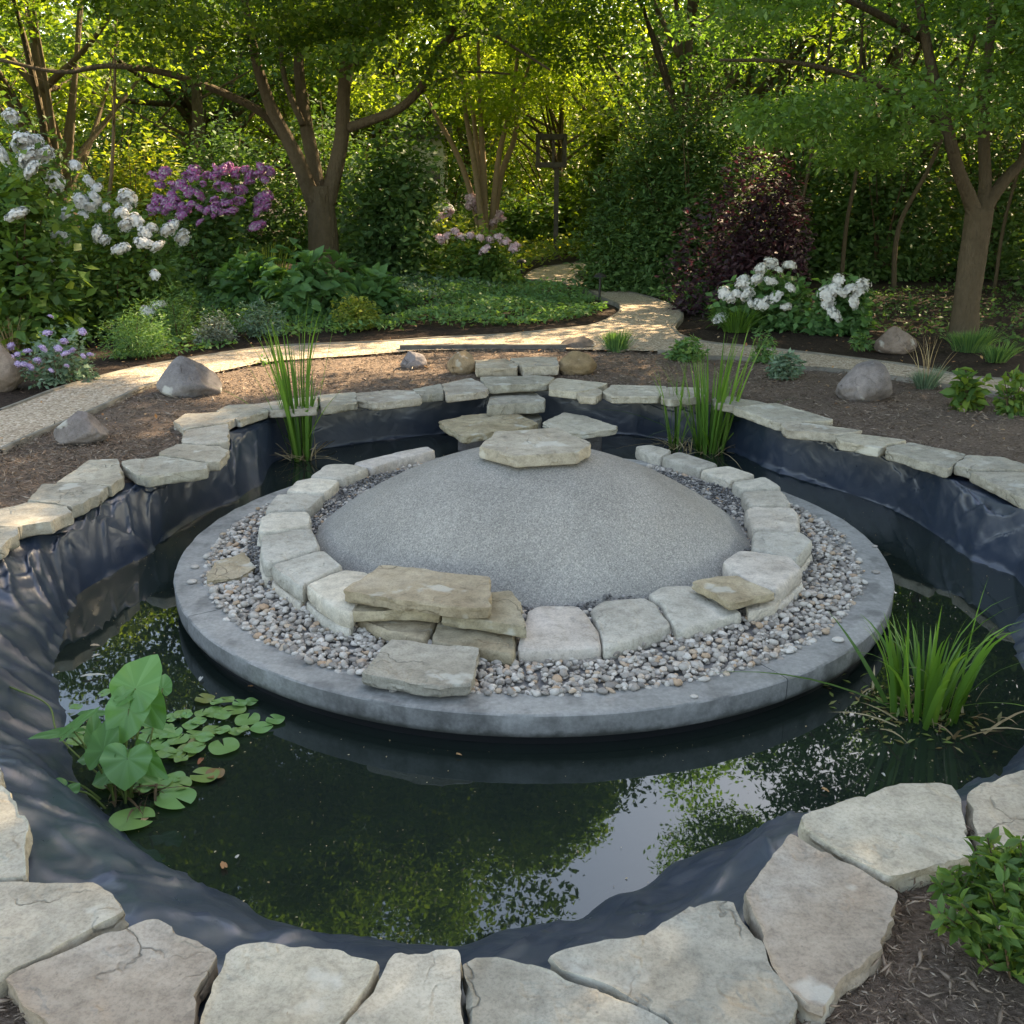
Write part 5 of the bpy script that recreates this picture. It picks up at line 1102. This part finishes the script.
# background wood: each tree its own
BT = [(-40, 20, 9, 3.2, 2.2, 'leafwood', 'tree at the far left behind the white flowering shrubs', -.1),
 (60, 16.5, 7, 2.4, 1.6, 'leafbacklit', 'lit pale leaved tree behind the left white shrubs', 0),
 (200, 22, 10, 3.4, 2.6, 'leafdark', 'dark tree with a thick trunk left of the big tree', 0),
 (290, 26, 12, 4., 2., 'leafwood', 'tall tree in the wood directly behind the big tree', 0),
 (390, 24, 10, 3.4, 2.6, 'leafwood', 'tree in the wood behind the tall evergreen shrub', 0),
 (470, 28, 12, 4., 2.5, 'leafbacklit', 'bright backlit lime green tree far behind the multi stemmed tree', 0),
 (560, 25, 11, 3.4, 3.4, 'leafbacklit', 'sunlit yellow green tree above the wooden frame', 0),
 (650, 23, 8.2, 3.4, 2.4, 'leafbacklit', 'backlit yellow tree above the dark layered shrub', 0),
 (720, 18, 6.3, 2.6, 1.8, 'leafdark', 'tree behind the dark layered shrub', 0),
 (800, 20, 6.8, 3.2, 1.6, 'leafdark', 'tree left of the right hand maple in the shade', 0),
 (880, 16, 6.2, 2.6, 1.4, 'leafdark', 'thin trunked tree in the thicket behind the maple', 0),
 (985, 19, 8, 3.4, 1.4, 'leafwood', 'tree in the thicket just behind the maple trunk', 0),
 (1090, 16, 8, 3.0, 1.6, 'leafdark', 'tree at the far right edge of the thicket', 0),
 (1200, 12, 8, 3.0, 1.6, 'leafdark', 'dark tree just beyond the right edge', 0),
 (-190, 15, 8, 3.0, 1.8, 'leafdark', 'dark tree just beyond the left edge', 0)]
for k, (px, y, h, rad, zlo, mt, lb, ln) in enumerate(BT):
    h = min(h, 6.6); tree(px, y, h, rad, min(zlo, 2.4), int(10500 * (rad / 3) ** 2), .12, mt, lb, 300 + k, trunk_r=.11 + .05 * (k % 3), lean=ln, nclump=50)
# thicket: low understorey shrubs closing the view
for k, (px, y, ytop, wpx, mt, lb) in enumerate(((20, 14, 95, 220, 'leafdark', 'tall shrub behind the white shrub at the left edge'), (135, 15.5, 120, 150, 'leaflit', 'sunlit pale green shrub between the white shrub and the rhododendron'), (120, 22, 60, 260, 'leafdark', 'big understorey shrub in the left wood'), (230, 18, 95, 180, 'leafdark', 'dark shrub behind the rhododendron'),
   (330, 19, 60, 200, 'leafdark', 'dark understorey shrub behind the big trunk'), (440, 24, 70, 240, 'leafdark', 'understorey shrub behind the multi stemmed tree'), (560, 27, 60, 240, 'leaflit', 'lit shrub at the end of the garden'), (660, 20, 50, 220, 'leafdark', 'understorey shrub behind the dark layered shrub'),
   (790, 15.5, 70, 220, 'leafdark', 'dark thicket shrub behind the purple maple'), (880, 14.5, 90, 180, 'leafdark', 'thicket shrub left of the maple trunk'), (990, 15, 70, 200, 'leafdark', 'thicket shrub behind the maple trunk'), (1100, 13, 80, 180, 'leafdark', 'thicket shrub at the right edge'),
   (840, 21, 40, 300, 'leaflit', 'sunlit shrub deep in the right thicket'), (1010, 21, 40, 260, 'leaflit', 'sunlit shrub farthest behind the maple'), (710, 26, 40, 260, 'leaflit', 'sunlit shrub farthest behind the layered shrub'))):
    shrub('understorey_shrub', px, 262, wpx, 262 - ytop, 8500, .10, mt, lb, y=y, seed=400 + k, stems=12, group='understorey shrubs closing the view', shell=.3)
# thin bare trunks in the thickets
for k, (px, y, wpx, lb) in enumerate(((107, 14.2, 6, 'thin pinkish sunlit trunk behind the white shrubs'), (90, 17, 7, 'thin trunk left of the pinkish sunlit one'), (203, 20, 22, 'thick dark bare trunk behind the rhododendron'), (806, 13, 5, 'thin leaning dark trunk right of the purple maple'), (850, 13.5, 6, 'slim dark trunk in the middle of the right thicket'), (905, 13, 7, 'slim dark trunk left of the maple trunk'), (1008, 13, 5, 'slim dark trunk right of the maple trunk'), (898, 17, 9, 'dark trunk farther back left of the maple'))):
    x = AT(px, 200, y)[0]; rr_ = wpx / 2 / F * y * .7; t = empty('thin_tree', (x, y, .25), lb, 'tree', 'bare trunks in the thicket'); mb = MB(); r = np.random.default_rng(500 + k); ln_ = r.normal() * .7
    tp = spline([(0, 0, -.1), (r.normal() * .03, 0, .8), (ln_ * .3 + r.normal() * .04, 0, 1.6), (ln_ * .6, 0, 2.6), (ln_, .2, 4.4)], 6); mb.tube(tp, np.linspace(rr_ * 1.1, rr_ * .5, len(tp)), 9, .3, bumpy=.12, seed=k)
    for q in range(5): s = tp[min(len(tp) - 2, 13 + 2 * q)]; mb.tube([s, s + np.array([r.normal() * .3, r.normal() * .2, .35]), s + np.array([r.normal() * .6, r.normal() * .3, .9])], [rr_ * .35, rr_ * .22, rr_ * .1], 5, .4)
    mb.obj('trunk', M['paletwig' if k < 2 else 'bark'], t, True)
    cs = np.array([tp[-1] + r.normal(size=3) * np.array([.5, .4, .5]) for _ in range(10)]); crown(t, cs, np.full(10, .45), 1500, .10, 'leafwood', 520 + k)

# far wood that closes the view
FT = [(-150, 26, 'leafwood'), (10, 31, 'leafbacklit'), (130, 34, 'leafwood'), (250, 32, 'leafwood'), (350, 36, 'leafbacklit'), (430, 38, 'leafbacklit'), (510, 40, 'leafbacklit'), (590, 36, 'leafbacklit'), (680, 33, 'leafwood'), (770, 30, 'leafbacklit'), (860, 28, 'leafbacklit'), (960, 27, 'leafbacklit'), (1060, 26, 'leafwood'), (1180, 24, 'leafwood')]
FL = ['beyond the left edge', 'farthest behind the tall white shrub', 'far behind the thin sunlit trunk', 'far behind the magenta rhododendron', 'far behind the big forked trunk', 'far behind the glossy evergreen', 'far behind the multi stemmed tree', 'far behind the open wooden frame', 'far behind the dark layered shrub', 'far behind the purple maple', 'far behind the right hydrangeas', 'far behind the maple trunk', 'at the far right edge', 'beyond the right edge']
for k, (px, y, mt) in enumerate(FT):
    tree(px, y, 6.4, 4.2, .3, 9000, .24, mt, 'distant dense tree ' + FL[k], 600 + k, trunk_r=.2, nclump=90, flat=.6, crad=.24, group='distant trees closing the view')

for x, y, h, rad, zlo, lb, mt in ((7.4, 10.6, 9.6, 2.6, 2.6, 'tree added for shade behind the maple at the far right', 'leafmain'), (6.3, 6.9, 8.6, 2.7, 2.4, 'unseen tree added for shade right of the picture beyond the maple', 'leafmain'), (8.3, 4.4, 9., 3.0, 2.2, 'unseen tree added for shade right of the picture level with the mound', 'leafmain'), (7.6, 1.2, 8., 2.8, 2.2, 'unseen tree added for shade right of the picture near the viewer', 'leafmain')):  # trees added on the sun side to keep pond and front stones shaded
    tree(0, y, h, rad, zlo, 70000, .09, mt, lb, int(700 + y * 10), trunk_r=.15, nclump=60, xw=x, group='trees added for shade beyond the right edge', crad=.32)

tree(0, 14.4, 8.0, 2.1, 2.7, 24000, .085, 'leafmaple', 'tree with a dark green crown over the layered shrub', 790, trunk_r=.10, nclump=50, xw=2.35, crad=.3, group=None)
# pollen and dust specks on the water
n = 900; a = rng.random(n) * 6.28; q = np.sqrt(rng.uniform(.16, 1, n)); rr = interp_th(rw, a) * q
P = np.stack([PC[0] + rr * np.cos(a), PC[1] + rr * np.sin(a), np.full(n, .003)], 1); P = P[np.hypot(P[:, 0] - IC[0], P[:, 1] - IC[1]) > RO + .02]
meta(leaves('pollen_specks', P, .004 + .006 * rng.random(len(P)) ** 3, M['straw'], None, .7, 0, 1., seed=77), 'tiny pale specks of pollen and petals drifting on the pond', kind='stuff')

# dead leaves and twigs lying on the beds and the path
n = 1500; x = rng.uniform(-6, 6, n); y = rng.uniform(.9, 10.5, n); th_ = np.arctan2(y - PC[1], x - PC[0]); kp = np.hypot(x - PC[0], y - PC[1]) > interp_th(rc, th_) + .42
P = np.stack([x, y, np.full(n, .312) + .006 * rng.random(n)], 1)[kp]
meta(leaves('leaf_litter', P, .018 + .03 * rng.random(len(P)) ** 2, M['deadleaf'], None, .5, 0, .9, tone=rng.random(len(P)) * .7, seed=78), 'scattered small dead leaves on the mulch and the path', kind='stuff')
